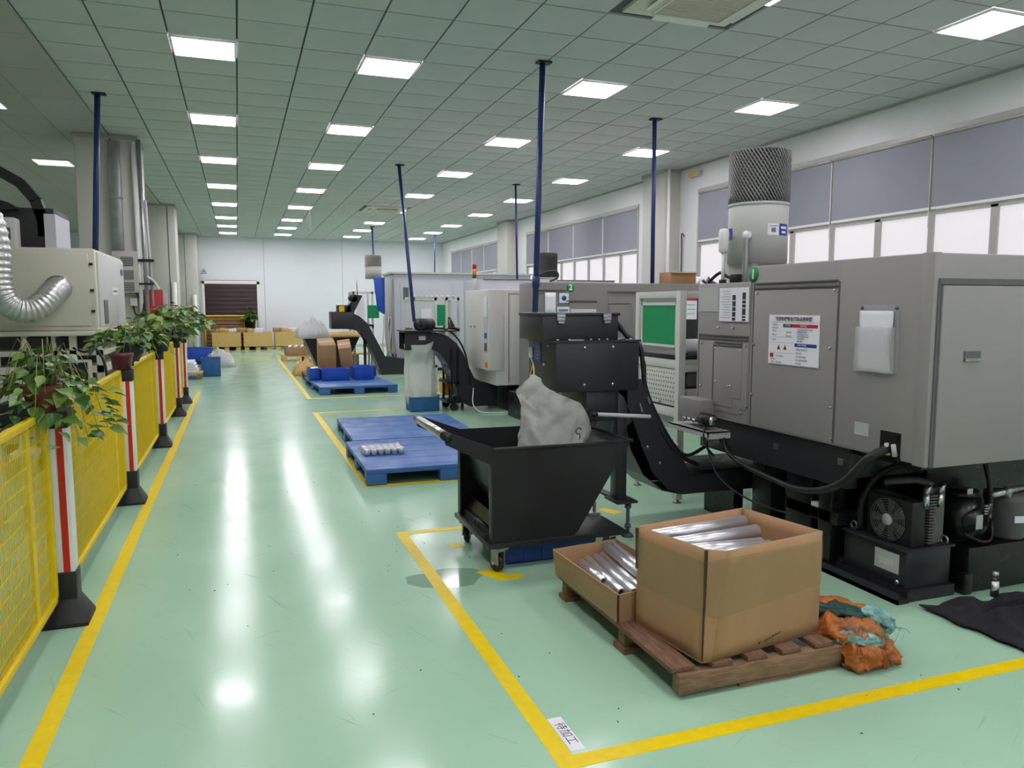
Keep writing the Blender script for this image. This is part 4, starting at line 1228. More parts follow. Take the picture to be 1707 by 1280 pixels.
B2 = thing('cardboard_tray', 'low open cardboard tray of slim aluminium tubes, behind the tall box', 'box', (1.8, 3.4, 0.13))
TB = [(1.595, 3.745), (1.615, 3.045), (2.02, 3.11), (2.0, 3.80)]
TT = [(1.583, 3.755), (1.610, 3.035), (2.03, 3.105), (2.0, 3.81)]
for i, j in ((0, 1), (1, 2), (2, 3), (3, 0)):
    P = [Vector((*TB[i], 0.131)), Vector((*TB[j], 0.131)), Vector((*TT[j], 0.272)), Vector((*TT[i], 0.272))]
    n = (P[1] - P[0]).cross(P[3] - P[0]).normalized()
    if n.dot(Vector((1.8, 3.4, 0.2)) - P[0]) < 0: n = -n
    obj('wall', MB().prism(P, n * 0.006), 'card', B2)
obj('bottom', MB().prism([(x, y, 0.131) for x, y in TB], (0, 0, 0.005)), 'cardin', B2)
b = MB()
b.grid(lambda u, v: (lerp(TB[0], TB[1], u)[0] - 0.004 - 0.012 * v - 0.002 * noise.noise(Vector((u * 9, v * 3, 2))), 3.73 - 0.68 * u, 0.14 + 0.115 * v), 26, 5)
obj('packing_tape', b, 'tapefilm', B2, smooth=180)
b = MB(); b.box(1.606, 1.615, 3.034, 3.042, 0.135, 0.272)
obj('torn_edge', b, 'cardedge', B2)
R2 = 0.0255
tr = []
for k in range(6):
    x = 1.675 + 0.058 * k
    tr.append(((x + 0.01, 3.70 + 0.012 * k, 0.163), (x - 0.025, 3.13 + 0.02 * k, 0.163)))
tubes(tr, lambda k: 'slim aluminium tube lying in the bottom layer of the low cardboard tray', 'bottom tubes in the low tray', R2)
tp = [((1.712, 3.66, 0.208), (1.700, 3.36, 0.208)), ((1.77, 3.70, 0.207), (1.715, 3.20, 0.207)), ((1.828, 3.72, 0.207), (1.775, 3.18, 0.207)), ((1.885, 3.74, 0.207), (1.83, 3.2, 0.207)), ((1.90, 3.74, 0.258), (1.85, 3.2, 0.258)), ((1.955, 3.76, 0.25), (1.91, 3.25, 0.25))]
TN = ['shortest, open end toward us', 'second from the left', 'third from the left', 'fourth from the left', 'raised one', 'rightmost']
tubes(tp, lambda k: 'slim aluminium tube on top in the low cardboard tray, %s' % TN[k], 'top tubes in the low tray', R2)

# ================================================================ ORANGE SACK
O = thing('torn_sack', 'crumpled orange and green woven sack on the floor right of the pallet', 'sack', (2.62, 2.64, 0))
def roll(path, r, m, nm, seed, flat=0.6, n=20, amp=0.35, cap=True):
    path = [Vector(p) for p in path]
    def f(u, v):
        a = 2 * PI * u
        s = v * (len(path) - 1); i = min(int(s), len(path) - 2); q = s - i
        c = path[i].lerp(path[i + 1], q)
        d = (path[min(i + 1, len(path) - 1)] - path[i]).normalized()
        side = d.cross(Vector((0, 0, 1))).normalized(); upv = side.cross(d)
        rr = r * (0.35 + 0.65 * min(1, 5 * min(v, 1 - v) + 0.1)) if cap else r
        k = 0.85 + amp * 1.3 * noise.noise(Vector((math.cos(a) * 1.6 + seed, math.sin(a) * 1.6, v * 5))) + 1.3 * amp * abs(noise.noise(Vector((math.cos(a) * 3.2, math.sin(a) * 3.2 + seed, v * 9)))) + 0.5 * amp * noise.noise(Vector((math.cos(a) * 7, math.sin(a) * 7 + seed, v * 22)))
        p = c + side * math.cos(a) * rr * k + upv * math.sin(a) * rr * k * flat
        p.z = max(p.z, 0.002)
        return p
    b = MB(); b.grid(f, n * 2, 26, closed=True)
    return obj(nm, b, m, O, smooth=24)
roll([(2.46, 2.55, 0.055), (2.56, 2.53, 0.06), (2.68, 2.56, 0.055)], 0.075, 'sackorange', 'bottom_fold', 1.0, 0.85)
roll([(2.60, 2.51, 0.05), (2.66, 2.52, 0.06), (2.71, 2.56, 0.05)], 0.06, 'sackorange', 'bottom_fold', 5.0, 0.95)
roll([(2.44, 2.70, 0.125), (2.56, 2.60, 0.13), (2.70, 2.57, 0.125)], 0.085, 'sackorange', 'front_fold', 2.0, 0.75)
roll([(2.45, 2.63, 0.12), (2.54, 2.54, 0.125), (2.64, 2.50, 0.115)], 0.035, 'sackteal', 'torn_film', 7.0, 0.9)
roll([(2.47, 2.84, 0.155), (2.58, 2.72, 0.175), (2.70, 2.63, 0.165)], 0.055, 'sackgreen', 'green_fold', 3.0, 0.8)
roll([(2.50, 2.90, 0.16), (2.64, 2.77, 0.185), (2.80, 2.66, 0.14)], 0.06, 'sackorange', 'back_fold', 4.0, 0.6)
roll([(2.66, 2.66, 0.185), (2.73, 2.61, 0.17), (2.77, 2.57, 0.12)], 0.055, 'sackteal', 'torn_film', 9.0, 0.8)
g = random.Random(5)
b = MB()
for k in range(26):
    x = g.uniform(2.48, 2.74); y = 2.60 - 0.35 * (x - 2.5) + g.uniform(-0.06, 0.06); z = g.uniform(0.12, 0.2)
    b.tube([(x, y, z), (x + g.uniform(-.03, .03), y - 0.03, z + g.uniform(-.02, .02)), (x + g.uniform(-.05, .05), y - 0.05, z - g.uniform(0, .06))], 0.0012, 4, 2)
obj('loose_threads', b, 'sackteal', O, kind='stuff')

# floor label with the words
t = thing('floor_label', 'white floor label with black characters, inside the yellow corner', 'label', (1.105, 2.49, 0))
obj('strip', MB().box(1.078, 1.136, 2.375, 2.605, 0.0, 0.0012), 'paper', t)
letters('待加工', 0.050, (1.107, 2.49, 0.0018), (0, -1, 0), (1, 0, 0), 'print', t, align='CENTER')

# ================================================================ BENCH FRAMES (light gray, green board)
def bench(lbl, X0, Y0, Y1, length, group):
    t = thing('tool_bench', lbl, 'workbench', (X0, (Y0 + Y1) / 2, 0), group)
    w = 0.06
    for y in (Y0, Y1 - w):
        for x in (X0, X0 + length - w):
            l = obj('leg', MB().box(x, x + w, y, y + w, 0.03, 1.72), 'bench', t, bevel=0.003)
            obj('foot', MB().lathe((x + w / 2, y + w / 2, 0), [(0.035, 0), (0.035, 0.012), (0.015, 0.02), (0.015, 0.035)], 12), 'galv', l)
    b = MB()
    b.box(X0 + 0.001, X0 + w - 0.002, Y0 + w, Y1 - w, 1.665, 1.718); b.box(X0 + w, X0 + length - w, Y0 + 0.001, Y0 + w - 0.002, 1.67, 1.718); b.box(X0 + w, X0 + length - w, Y1 - w + 0.002, Y1 - 0.001, 1.67, 1.718)
    b.box(X0 + 0.01, X0 + 0.05, Y0 + w, Y1 - w, 0.70, 0.77); b.box(X0 + 0.005, X0 + 0.055, Y0 + w, Y1 - w, 1.095, 1.165)
    for z in (1.07, 0.70): b.box(X0 + w, X0 + length - w, Y0 + 0.01, Y0 + 0.05, z, z + 0.06)
    obj('rails', b, 'bench', t, bevel=0.003)
    b = MB(); ya, yb = Y0 + w + 0.01, Y1 - w - 0.02
    for (p, q, r, s) in ((ya, yb, 1.265, 1.285), (ya, yb, 1.605, 1.63), (ya, ya + 0.02, 1.265, 1.63), (yb - 0.02, yb, 1.265, 1.63)): b.box(X0 + 0.012, X0 + 0.04, p, q, r, s)
    bf = obj('board_frame', b, 'screenglass', t)
    obj('green_board', MB().box(X0 + 0.02, X0 + 0.03, ya + 0.02, yb - 0.02, 1.285, 1.605), 'green', bf, label='plain green board')
    obj('worktop', MB().box(X0 + 0.01, X0 + length - 0.01, Y0 + 0.065, Y1 - 0.065, 1.17, 1.205).box(X0 + 0.065, X0 + length - 0.065, Y0 + 0.004, Y1 - 0.004, 1.171, 1.204), 'black', t, bevel=0.003)
    pp = obj('perforated_panel', MB().box(X0 + 0.015, X0 + 0.03, Y0 + w + 0.005, Y1 - w - 0.005, 0.79, 1.09), 'bench', t, bevel=0.002)
    b = MB()
    ny = int((Y1 - Y0 - 2 * w - 0.04) / 0.038)
    for i in range(ny):
        for j in range(7):
            y = Y0 + w + 0.035 + i * 0.038 + (0.012 if j % 2 else 0); z = 0.825 + j * 0.038
            b.cyl((X0 + 0.0145, y, z), (X0 + 0.017, y, z), 0.0075, n=6)
    obj('holes', b, 'print', pp, kind='stuff')
    for k, (z0, z1, m) in enumerate(((0.95, 1.06, 'graydark'), (0.80, 0.93, 'graylight'), (0.58, 0.69, 'bluegray'))):
        d = obj('drawer', MB().box(X0 + 0.10, X0 + length - 0.1, Y0 + 0.03, Y1 - 0.05, z0, z1), m, t, bevel=0.003)
    return t
bn = bench('light gray workbench end with green board and perforated panel, behind the black conveyor', 3.30, 5.26, 5.98, 1.25, 'workbenches')
t = thing('paper_roll', 'white paper roll lying on the workbench beside the green board', 'roll', (3.6, 5.4, 1.25))
obj('roll', MB().cyl((3.42, 5.42, 1.27), (3.75, 5.42, 1.27), 0.06, n=20), 'paper', t); obj('roll_core', MB().cyl((3.415, 5.42, 1.27), (3.755, 5.42, 1.27), 0.018, n=12), 'cardin', t)
# ================================================================ BLUE PLASTIC PALLETS
def blue_pallet(label, x0, y0, w, d, rz=0.0, group='blue plastic pallets', h=0.15):
    t = thing('plastic_pallet', label, 'pallet', (x0, y0, 0), group, rz)
    obj('deck', MB().box(0, w, 0, d, h - 0.045, h), 'blue', t, bevel=0.006, world=False)
    xs = (0.0, w / 2 - 0.09, w - 0.18)
    ys = (0.0, d / 2 - 0.075, d - 0.15)
    fm = None
    for x in xs:
        for y in ys:
            if fm is None:
                o = obj('block', MB().box(0, 0.18, 0, 0.15, 0.0, h - 0.045), 'blue', t, bevel=0.008, world=False); fm = o.data; o.location = (x, y, 0)
            else:
                share('block', fm, t, (x, y, 0))
    b = MB()
    for x in xs: b.box(x + 0.02, x + 0.16, 0.15, d - 0.15, 0.0, 0.018)
    obj('skid', b, 'blue', t, world=False)
    b = MB()
    for i in range(5):
        y = 0.12 + (d - 0.24) * i / 4
        b.box(0.06, w - 0.06, y - 0.006, y + 0.006, h, h + 0.0015)
    obj('anti_slip_strip', b, 'blue', t, world=False)
    return t
blue_pallet('near blue plastic pallet carrying the small pack of cups, beside the black cart', 1.03, 6.70, 1.52, 1.52, -0.01)
blue_pallet('blue plastic pallet right behind the pallet with the pack of cups', 1.13, 8.27, 1.44, 1.72, -0.02)
blue_pallet('blue plastic pallet with blue bins and cartons, farther down the hall', 1.34, 13.95, 1.42, 2.2, 0.04)
# cups in stretch film
t = thing('cup_pack', 'film-wrapped pack of small silver cups lying on the near blue pallet', 'pack', (1.3, 7.46, 0.15))
cm = None
for i in range(6):
    for j in range(4):
        p = (1.14 + i * 0.066, 7.36 + j * 0.07, 0.153)
        if cm is None:
            o = obj('cup', MB().lathe((0, 0, 0), [(0.026, 0), (0.030, 0.004), (0.030, 0.055), (0.026, 0.058)], 14), 'alum', t, world=False); cm = o.data; o.location = Vector(p) - t.location
        else:
            share('cup', cm, t, Vector(p) - t.location)
b = MB(); b.grid(lambda u, v: (1.09 + 0.44 * u, 7.31 + 0.32 * v, 0.2135 + 0.012 * noise.noise(Vector((u * 12, v * 9, 0))) - 0.045 * max(0, abs(u - 0.5) * 2 - 0.86) / 0.14), 24, 14)
obj('stretch_film', b, 'stretch', t, smooth=180)

# ================================================================ BLUE POLES
def pole(name_label, top, bottom, r=0.03, m='bluepole', bend=0):
    t = thing('supply_pole', name_label, 'pole', top, 'blue supply poles from the ceiling')
    obj('pipe', MB().cyl(bottom, top, r, n=12), m, t)
    obj('ceiling_bracket', MB().box(top[0] - 0.06, top[0] + 0.09, top[1] - 0.05, top[1] + 0.05, CEIL - 0.02, CEIL - 0.002), 'black', t)
    return t
p = pole('tall blue pole from the ceiling to the second machine, behind the black conveyor', (3.10, 7.7, CEIL - 0.005), (3.02, 7.7, 1.35), 0.032)
b = MB(); b.tube([(3.04, 7.7, 1.88), (3.12, 7.72, 1.95), (3.3, 7.8, 1.98), (3.5, 8.2, 1.93), (3.7, 8.9, 1.91)], 0.014, 6, 5)
obj('looping_cable', b, 'black', p)
obj('coupling', MB().cyl((3.033, 7.7, 1.8), (3.035, 7.7, 1.92), 0.042, n=12), 'bluepole', p)
pole('blue pole from the ceiling in front of the window-side column', (5.46, 9.45, CEIL - 0.005), (5.47, 9.45, 1.9), 0.03)
pole('leaning blue pole down to the second bag conveyor', (2.84, 14.0, CEIL - 0.005), (2.83, 12.85, 1.34), 0.03)
pole('thin blue pole right of the leaning pole, toward the windows', (5.60, 15.4, CEIL - 0.005), (5.64, 15.4, 2.0), 0.022)
pole('thin blue pole above the farthest mesh-topped drum', (4.16, 25.0, CEIL - 0.005), (4.18, 24.6, 2.0), 0.03)
pole('faint thin blue pole near the far end of the window wall', (6.69, 26.8, CEIL - 0.005), (6.66, 26.8, 2.2), 0.022)
pole('blue pole standing left before the wide cladded column', (-1.50, 10.6, CEIL - 0.005), (-1.62, 10.6, 2.15), 0.034)

# ================================================================ SECOND MACHINE (gray, marked 2)
L2 = thing('lathe', 'gray machine marked with a green 2, behind the black conveyor head', 'machine', (5, 9.4, 0))
b = MB(); b.box(3.50, 6.6, 9.0, 9.5, 0.35, 1.90)
obj('housing', b, 'gray2', L2, bevel=0.02)
obj('rear_housing', MB().box(4.5, 6.6, 9.5, 10.6, 0.2, 1.88), 'gray2', L2)
obj('base', MB().box(3.7, 6.5, 9.05, 10.5, 0, 0.36), 'blackdeep', L2)
YF2 = 9.0
def m2(nm, x0, x1, z0, z1, m='gray2', out=0.012, bevel=0.003):
    return obj(nm, MB().box(x0, x1, YF2 - out, YF2, z0, z1), m, L2, bevel=bevel)
m2('door', 4.0, 4.40, 0.6, 1.64); m2('door', 4.56, 5.1, 0.6, 1.76, out=0.008); m2('side_panel', 3.62, 3.98, 0.5, 1.77, out=0.006)
for x0, x1, z in ((3.95, 4.39, 1.665), (4.55, 5.0, 1.785), (4.57, 4.88, 1.63), (3.57, 3.95, 1.80)):
    m2('drip_rail', x0, x1, z - 0.006, z + 0.006, 'graydark', 0.02, 0)
m2('inset', 4.57, 4.90, 1.15, 1.62, 'gray2', 0.018); m2('inset', 4.02, 4.38, 1.15, 1.56, 'graylight', 0.018)
m2('dark_window', 5.62, 6.25, 1.05, 1.78, 'black', 0.01)
m2('window_sill', 5.62, 6.25, 0.99, 1.05, 'graylight', 0.05)
dsc = obj('number_disc', MB().cyl((4.02, YF2 - 0.0, 1.835), (4.02, YF2 - 0.006, 1.835), 0.055, n=20), 'stickergreen', L2)
letters('2', 0.10, (4.02, YF2 - 0.008, 1.835), (1, 0, 0), (0, 0, 1), 'paper', L2, align='CENTER', bold=0.003)
t = thing('notice', 'small white notice with a blue emblem on machine 2', 'notice', (3.93, YF2, 1.7))
obj('sheet', MB().box(3.86, 3.99, YF2 - 0.016, YF2 - 0.013, 1.64, 1.765), 'paper', t)
obj('emblem', MB().cyl((3.925, YF2 - 0.016, 1.70), (3.925, YF2 - 0.018, 1.70), 0.035, n=6), 'blueprint', t)
t = thing('notice', 'white paper pocket on machine 2 beside the blue emblem', 'notice', (3.72, YF2, 1.6))
obj('sheet', MB().grid(lambda u, v: (3.66 + 0.15 * u, YF2 - 0.02 - 0.02 * math.sin(PI * u), 1.50 + 0.27 * v), 6, 4), 'paper', t, thick=0.003, smooth=180)
t = thing('notice', 'white printed sheet on machine 2, low beside the paper pocket', 'notice', (3.9, YF2, 1.55))
obj('sheet', MB().box(3.83, 4.0, YF2 - 0.018, YF2 - 0.013, 1.46, 1.59), 'paper', t); obj('print', MB().box(3.85, 3.98, YF2 - 0.0195, YF2 - 0.018, 1.53, 1.56), 'printgray', t)
t = thing('warning_notice', 'red-topped warning notice on the dark window between bench and nearest machine', 'notice', (5.76, YF2, 1.57))
obj('sheet', MB().box(5.66, 5.90, YF2 - 0.016, YF2 - 0.012, 1.42, 1.71), 'paper', t)
obj('red_band', MB().box(5.66, 5.90, YF2 - 0.018, YF2 - 0.016, 1.675, 1.71), 'red', t)
for k in range(3):
    z = 1.60 - 0.06 * k
    obj('warning_triangle', MB().prism([(5.69, YF2 - 0.0185, z), (5.73, YF2 - 0.0185, z), (5.71, YF2 - 0.0185, z + 0.04)], (0, 0.002, 0)), 'warn', t)
    obj('text_line', MB().box(5.75, 5.87, YF2 - 0.018, YF2 - 0.016, z + 0.012, z + 0.02), 'printgray', t)
mist('small gray drum with dark mesh top standing behind machine 2', 4.15, 10.15, 1.78, 0.16, 0.20, 0.34, 'graylight', 'graydark')
t = thing('carton', 'flattened brown carton lying on top of machine 2', 'box', (5.75, 9.25, 1.9))
obj('body', MB().box(5.55, 5.95, 9.1, 9.4, 1.901, 2.06), 'card', t, bevel=0.004); obj('flap', MB().rbox((5.75, 9.08, 2.055), (0.4, 0.06, 0.006), (0.3, 0, 0)), 'card', t)
single('paper_heap', MB().grid(lambda u, v: (5.96 + 0.34 * u, 9.1 + 0.3 * v, 1.905 + 0.10 * math.sin(PI * u) * (0.7 + noise.noise(Vector((u * 6, v * 5, 2))))), 14, 10), 'paper', 'white crumpled paper heap on machine 2 beside the carton', 'paper', thick=0.003, smooth=30)

# ================================================================ THIRD MACHINE (white) WITH ITS CONVEYOR
L3 = thing('lathe', 'white machine cabinet with a signal tower, behind the hanging bag', 'machine', (4.3, 11.8, 0))
obj('end_cabinet', MB().box(3.48, 3.72, 10.74, 11.95, 0.64, 1.845), 'whitemachine', L3, bevel=0.012)
obj('housing', MB().box(3.60, 5.9, 10.76, 12.0, 0.41, 1.845), 'whitemachine', L3, bevel=0.02)
obj('rear_housing', MB().box(3.75, 6.2, 12.0, 13.0, 0.3, 2.03), 'bluegray', L3, bevel=0.01)
obj('roof_edge', MB().box(3.80, 6.2, 11.99, 12.02, 2.025, 2.04), 'graydark', L3)
obj('base', MB().box(3.85, 5.7, 10.95, 11.95, 0.0, 0.42), 'blackdeep', L3)
d3 = obj('door', MB().box(3.475, 3.482, 10.98, 11.9, 0.68, 1.80), 'whitemachine', L3, bevel=0.002)
for y in (11.62, 11.42): obj('door_lock', MB().cyl((3.476, y, 1.285), (3.462, y, 1.285), 0.022, n=10), 'steel', d3)
obj('pocket', MB().box(3.472, 3.48, 10.78, 10.93, 0.90, 1.43), 'graylight', L3)
b = MB(); b.box(3.466, 3.472, 10.80, 10.91, 1.12, 1.2)
obj('switch_panel', b, 'bluebin', L3)
obj('gauge_window', MB().box(3.466, 3.472, 10.80, 10.91, 0.93, 1.05), 'graydark', L3)
obj('sheet', MB().box(3.464, 3.473, 10.78, 10.94, 1.44, 1.74), 'paper', L3, label='white paper sheet taped to the cabinet')
obj('warning_label', MB().box(3.470, 3.479, 10.79, 10.88, 0.68, 0.76), 'orange', L3)
obj('door', MB().box(3.83, 5.0, 10.752, 10.765, 0.55, 1.76), 'whitemachine', L3, bevel=0.003)
b = MB(); b.box(3.80, 3.805, 10.75, 10.764, 0.45, 1.80); b.box(3.815, 5.0, 10.75, 10.764, 1.775, 1.782)
obj('door_gap', b, 'graydark', L3)
t = thing('signal_tower', 'red, orange and green signal tower on the white machine', 'signal lamp', (3.66, 12.1, 1.85))
obj('mast', MB().lathe((3.62, 11.9, 1.846), [(0.022, 0), (0.03, 0.02), (0.034, 0.2)], 14), 'dirtywhite', t)
for z0, z1, m in ((2.045, 2.11, 'greenlamp'), (2.112, 2.195, 'orange'), (2.197, 2.27, 'redlamp')):
    obj('lamp', MB().cyl((3.62, 11.9, z0), (3.62, 11.9, z1), 0.036, n=14), m, t)

def small_conveyor(label, ox, oy, motor_label=None):
    """conveyor with a curved neck: the foot lies under its machine, the head hangs over the aisle"""
    t = thing('chip_conveyor', label, 'conveyor', (ox, oy, 0))
    P = lambda x, y, z: (ox + x, oy + y, z)
    outer = [(-0.85, 1.21), (-0.35, 1.20), (-0.2, 1.15), (-0.06, 1.04), (0.05, 0.88), (0.14, 0.66), (0.22, 0.50), (0.33, 0.43), (0.6, 0.40)]
    inner = [(0.6, 0.06), (0.16, 0.06), (0.02, 0.14), (-0.05, 0.30), (-0.12, 0.52), (-0.20, 0.72), (-0.30, 0.88), (-0.42, 0.95), (-0.85, 0.95)]
    for y in (0, 0.44):
        obj('side_plate', MB().prism([P(x, y, z) for x, z in outer + inner], (0, 0.012, 0)), 'blackmetal', t)
    b = MB()
    for pth in (outer, inner):
        for (x0, z0), (x1, z1) in zip(pth, pth[1:]):
            b.prism([P(x0, 0.01, z0), P(x1, 0.01, z1), P(x1, 0.01, z1 - 0.008), P(x0, 0.01, z0 - 0.008)], (0, 0.43, 0))
    obj('cover', b, 'blackdeep', t)
    b = MB(); b.box(ox - 0.88, ox - 0.05, oy - 0.08, oy + 0.5, 1.215, 1.235)
    obj('head_plate', b, 'blackmetal', t)
    mt = obj('motor', MB().cyl(P(-0.66, -0.06, 1.325), P(-0.42, 0.16, 1.325), 0.09, n=20), 'black', t)
    b = MB(); b.box(ox - 0.64, ox - 0.42, oy - 0.0, oy + 0.14, 1.235, 1.26); b.cyl(P(-0.66, -0.06, 1.325), P(-0.685, -0.085, 1.325), 0.065, n=16)
    obj('motor_foot', b, 'blackdeep', mt)
    b = MB()
    for x in (-0.06, -0.16):
        b.box(ox + x, ox + x + 0.03, oy - 0.03, oy + 0.0, 0.12, 0.95); b.box(ox + x, ox + x + 0.03, oy + 0.46, oy + 0.49, 0.12, 0.95)
    b.box(ox - 0.22, ox + 0.0, oy - 0.03, oy + 0.49, 0.42, 0.45); b.box(ox - 0.22, ox + 0.1, oy - 0.03, oy + 0.49, 0.12, 0.15)
    obj('stand', b, 'blackdeep', t)
    for y in (0.0, 0.46):
        obj('caster', MB().cyl(P(-0.11, y - 0.015, 0.06), P(-0.11, y + 0.015, 0.06), 0.06, n=16).box(ox - 0.14, ox - 0.08, oy + y - 0.025, oy + y + 0.025, 0.09, 0.13), 'black', t)
    b = MB(); b.tube([P(-0.4, 0.1, 1.27), P(-0.2, 0.02, 1.24), P(-0.02, 0.0, 1.08), P(0.1, 0.0, 0.8), P(0.14, -0.02, 0.4)], 0.014, 6)
    obj('cable', b, 'black', t)
    obj('name_plate', MB().box(ox - 0.64, ox - 0.54, oy - 0.006, oy, 1.09, 1.15), 'papergray', t)
    return t
c2 = small_conveyor('second black chip conveyor with motor on top, beside the hanging white bag', 3.18, 11.22)
t = thing('hose', 'thin white cable trailing on the floor below the white machine', 'cable', (3.4, 10.9, 0.02))
obj('strand', MB().tube([(3.35, 11.1, 0.35), (3.3, 10.95, 0.12), (3.38, 10.8, 0.02), (3.6, 10.7, 0.012), (3.9, 10.7, 0.012)], 0.008, 5), 'paper', t)
# white sack on the conveyor mouth and its crate
crate('blue_crate', 'blue crate standing under the hanging white bag', 2.42, 2.85, 11.28, 11.62, 0.0, 0.22, 'bluecrate', group=None)
t = thing('waste_bag', 'long white plastic bag hanging from the second conveyor into the blue crate', 'plastic bag', (2.6, 11.5, 0.02))
def bag2(u, v):
    a = 2 * PI * u; c, s = math.cos(a), math.sin(a)
    z = 0.06 + v * (0.96 + 0.10 * max(0, c))
    w = 0.235 + 0.02 * max(0, v - 0.8) * 5; d = 0.15 + 0.13 * max(0, min(1, (v - 0.72) / 0.16))
    if v < 0.15: w *= 0.70 + 0.3 * v / 0.15; d *= 0.9
    n = 0.05 * noise.noise(Vector((c * 2.2, s * 2, v * 2.2))) + 0.03 * abs(noise.noise(Vector((c * 5, s * 5, v * 4 + c)))) - 0.01
    return (2.62 + (w + n) * c - 0.02 * (1 - v), 11.45 + (d + n) * s, z)
obj('bag', MB().grid(bag2, 40, 26, closed=True), 'bagbright', t, smooth=180)
# yellow bin under the second conveyor
crate('yellow_bin', 'yellow plastic bin under the second conveyor neck', 3.06, 3.36, 11.75, 12.05, 0.20, 0.46, 'warn', cat='bin')
single('bin_stool', MB().box(3.0, 3.4, 11.72, 12.1, 0.18, 0.2).box(3.02, 3.06, 11.74, 11.78, 0, 0.18).box(3.34, 3.38, 11.74, 11.78, 0, 0.18).box(3.02, 3.06, 12.04, 12.08, 0, 0.18).box(3.34, 3.38, 12.04, 12.08, 0, 0.18), 'graylight', 'low gray stool under the yellow bin', 'stool')

# second bench, seen end-on between the white machine and the far machine
t = thing('tool_bench', 'pale workbench frame with narrow green board, left of the white machine', 'workbench', (3.3, 13.4, 0))
b = MB()
for x in (2.90, 3.30, 3.50, 3.72): b.box(x, x + 0.045, 13.3, 13.34, 0.0, 1.75)
b.box(2.9, 3.76, 13.3, 13.34, 1.70, 1.76); b.box(2.9, 3.76, 13.3, 13.34, 1.15, 1.20); b.box(2.9, 3.76, 13.3, 13.34, 0.5, 0.55)
for x in (2.90, 3.72): b.box(x, x + 0.045, 13.9, 13.94, 0, 1.75); b.box(x, x + 0.045, 13.34, 13.9, 1.70, 1.76); b.box(x, x + 0.045, 13.34, 13.9, 0.5, 0.55)
obj('frame', b, 'bench', t)
obj('pale_panel', MB().box(2.945, 3.30, 13.315, 13.325, 1.2, 1.70), 'screenglass', t)
obj('green_board', MB().box(3.345, 3.50, 13.315, 13.325, 1.25, 1.62), 'green', t)
obj('white_sheet', MB().box(3.06, 3.24, 13.308, 13.314, 1.32, 1.55), 'paper', t)
obj('worktop', MB().box(2.9, 3.76, 13.30, 13.95, 1.165, 1.20), 'black', t)
obj('drawer_block', MB().box(3.52, 3.72, 13.36, 13.9, 0.6, 1.14), 'bluegray', t)
b = MB()
for k in range(8): b.rbox((2.95 + 0.1 * k, 13.29, 1.775), (0.05, 0.02, 0.03), (0, 0.5, 0))
obj('hooks', b, 'white', t)
t = thing('black_funnel', 'small black cone standing on the pale workbench', 'funnel', (3.62, 13.5, 1.2))
obj('cone', MB().lathe((3.62, 13.5, 1.202), [(0.12, 0), (0.11, 0.03), (0.04, 0.16), (0.02, 0.2)], 16), 'blackdeep', t); obj('rim', MB().lathe((3.62, 13.5, 1.2015), [(0.14, 0), (0.14, 0.012)], 16), 'graydark', t)

# ================================================================ FAR MACHINE (pale) WITH CONVEYOR
L4 = thing('lathe', 'big pale blue-gray machine in the distance beyond the pale workbench', 'machine', (4.8, 17.9, 0))
obj('housing', MB().prism([(3.66, 18.4, 0.10), (7.1, 18.4, 0.10), (7.1, 18.4, 2.38), (3.57, 18.4, 2.38), (3.57, 18.4, 0.85)], (0, 1.4, 0)), 'bluegray', L4, bevel=0.01)
obj('roof', MB().box(3.51, 7.15, 18.35, 19.85, 2.378, 2.42), 'graylight', L4)
obj('side_door', MB().box(3.558, 3.572, 18.55, 19.6, 0.95, 2.25), 'bluegray', L4, bevel=0.003)
obj('front_panel', MB().box(3.72, 5.0, 18.385, 18.4, 0.3, 2.15), 'bluegray', L4, bevel=0.003)
obj('window', MB().box(3.79, 3.92, 18.375, 18.385, 1.76, 2.05), 'graydark', L4)
obj('lower_panel', MB().prism([(3.46, 18.5, 0.0), (3.70, 18.5, 0.0), (3.70, 18.5, 0.65)], (0, 1.1, 0)), 'graydark', L4)
obj('base', MB().box(3.72, 7.0, 18.45, 19.7, 0, 0.11), 'blackdeep', L4)
mist('pale drum with a mesh top above the far pale machine', 3.06, 18.3, 2.24, 0.19, 0.27, 0.26, 'dirtywhite', 'meshpale')
t = L4
obj('corner_panel', MB().prism([(3.02, 18.0, 2.26), (3.22, 18.0, 2.26), (3.26, 18.0, 1.4), (3.10, 18.0, 1.5)], (0, 0.08, 0)), 'bluebin', t, bevel=0.01)
obj('corner_panel_edge', MB().box(3.22, 3.27, 17.99, 18.09, 1.42, 2.26), 'bluedeep', t)
t = thing('tool_bench', 'far light gray workbench frame with small green board behind the far conveyor', 'workbench', (2.9, 19.0, 0))
b = MB()
for x in (2.66, 3.12): b.box(x, x + 0.05, 19.0, 19.05, 0, 1.95); b.box(x, x + 0.05, 19.7, 19.75, 0, 1.95)
b.box(2.66, 3.17, 19.0, 19.05, 1.90, 1.95); b.box(2.66, 3.17, 19.0, 19.05, 1.05, 1.10); b.box(2.66, 2.71, 19.05, 19.7, 1.9, 1.95)
obj('frame', b, 'bench', t); obj('green_board', MB().box(3.02, 3.30, 18.98, 18.995, 1.30, 1.62), 'green', t); obj('sheet', MB().box(2.75, 2.95, 19.01, 19.02, 1.2, 1.85), 'paper', t)
obj('worktop', MB().box(2.66, 3.17, 19.0, 19.75, 1.10, 1.14), 'black', t)
c4 = thing('chip_conveyor', 'third black chip conveyor with angular head, farthest down the right side', 'conveyor', (2.9, 17.75, 0))
side = [(3.95, 0.0), (3.12, 0.0), (3.02, 0.28), (2.90, 0.55), (2.72, 0.90), (2.62, 1.02), (2.48, 1.06), (2.02, 1.10), (2.0, 1.46), (2.40, 1.46), (2.62, 1.36), (2.80, 1.2), (2.98, 0.86), (3.20, 0.42), (3.95, 0.30)]
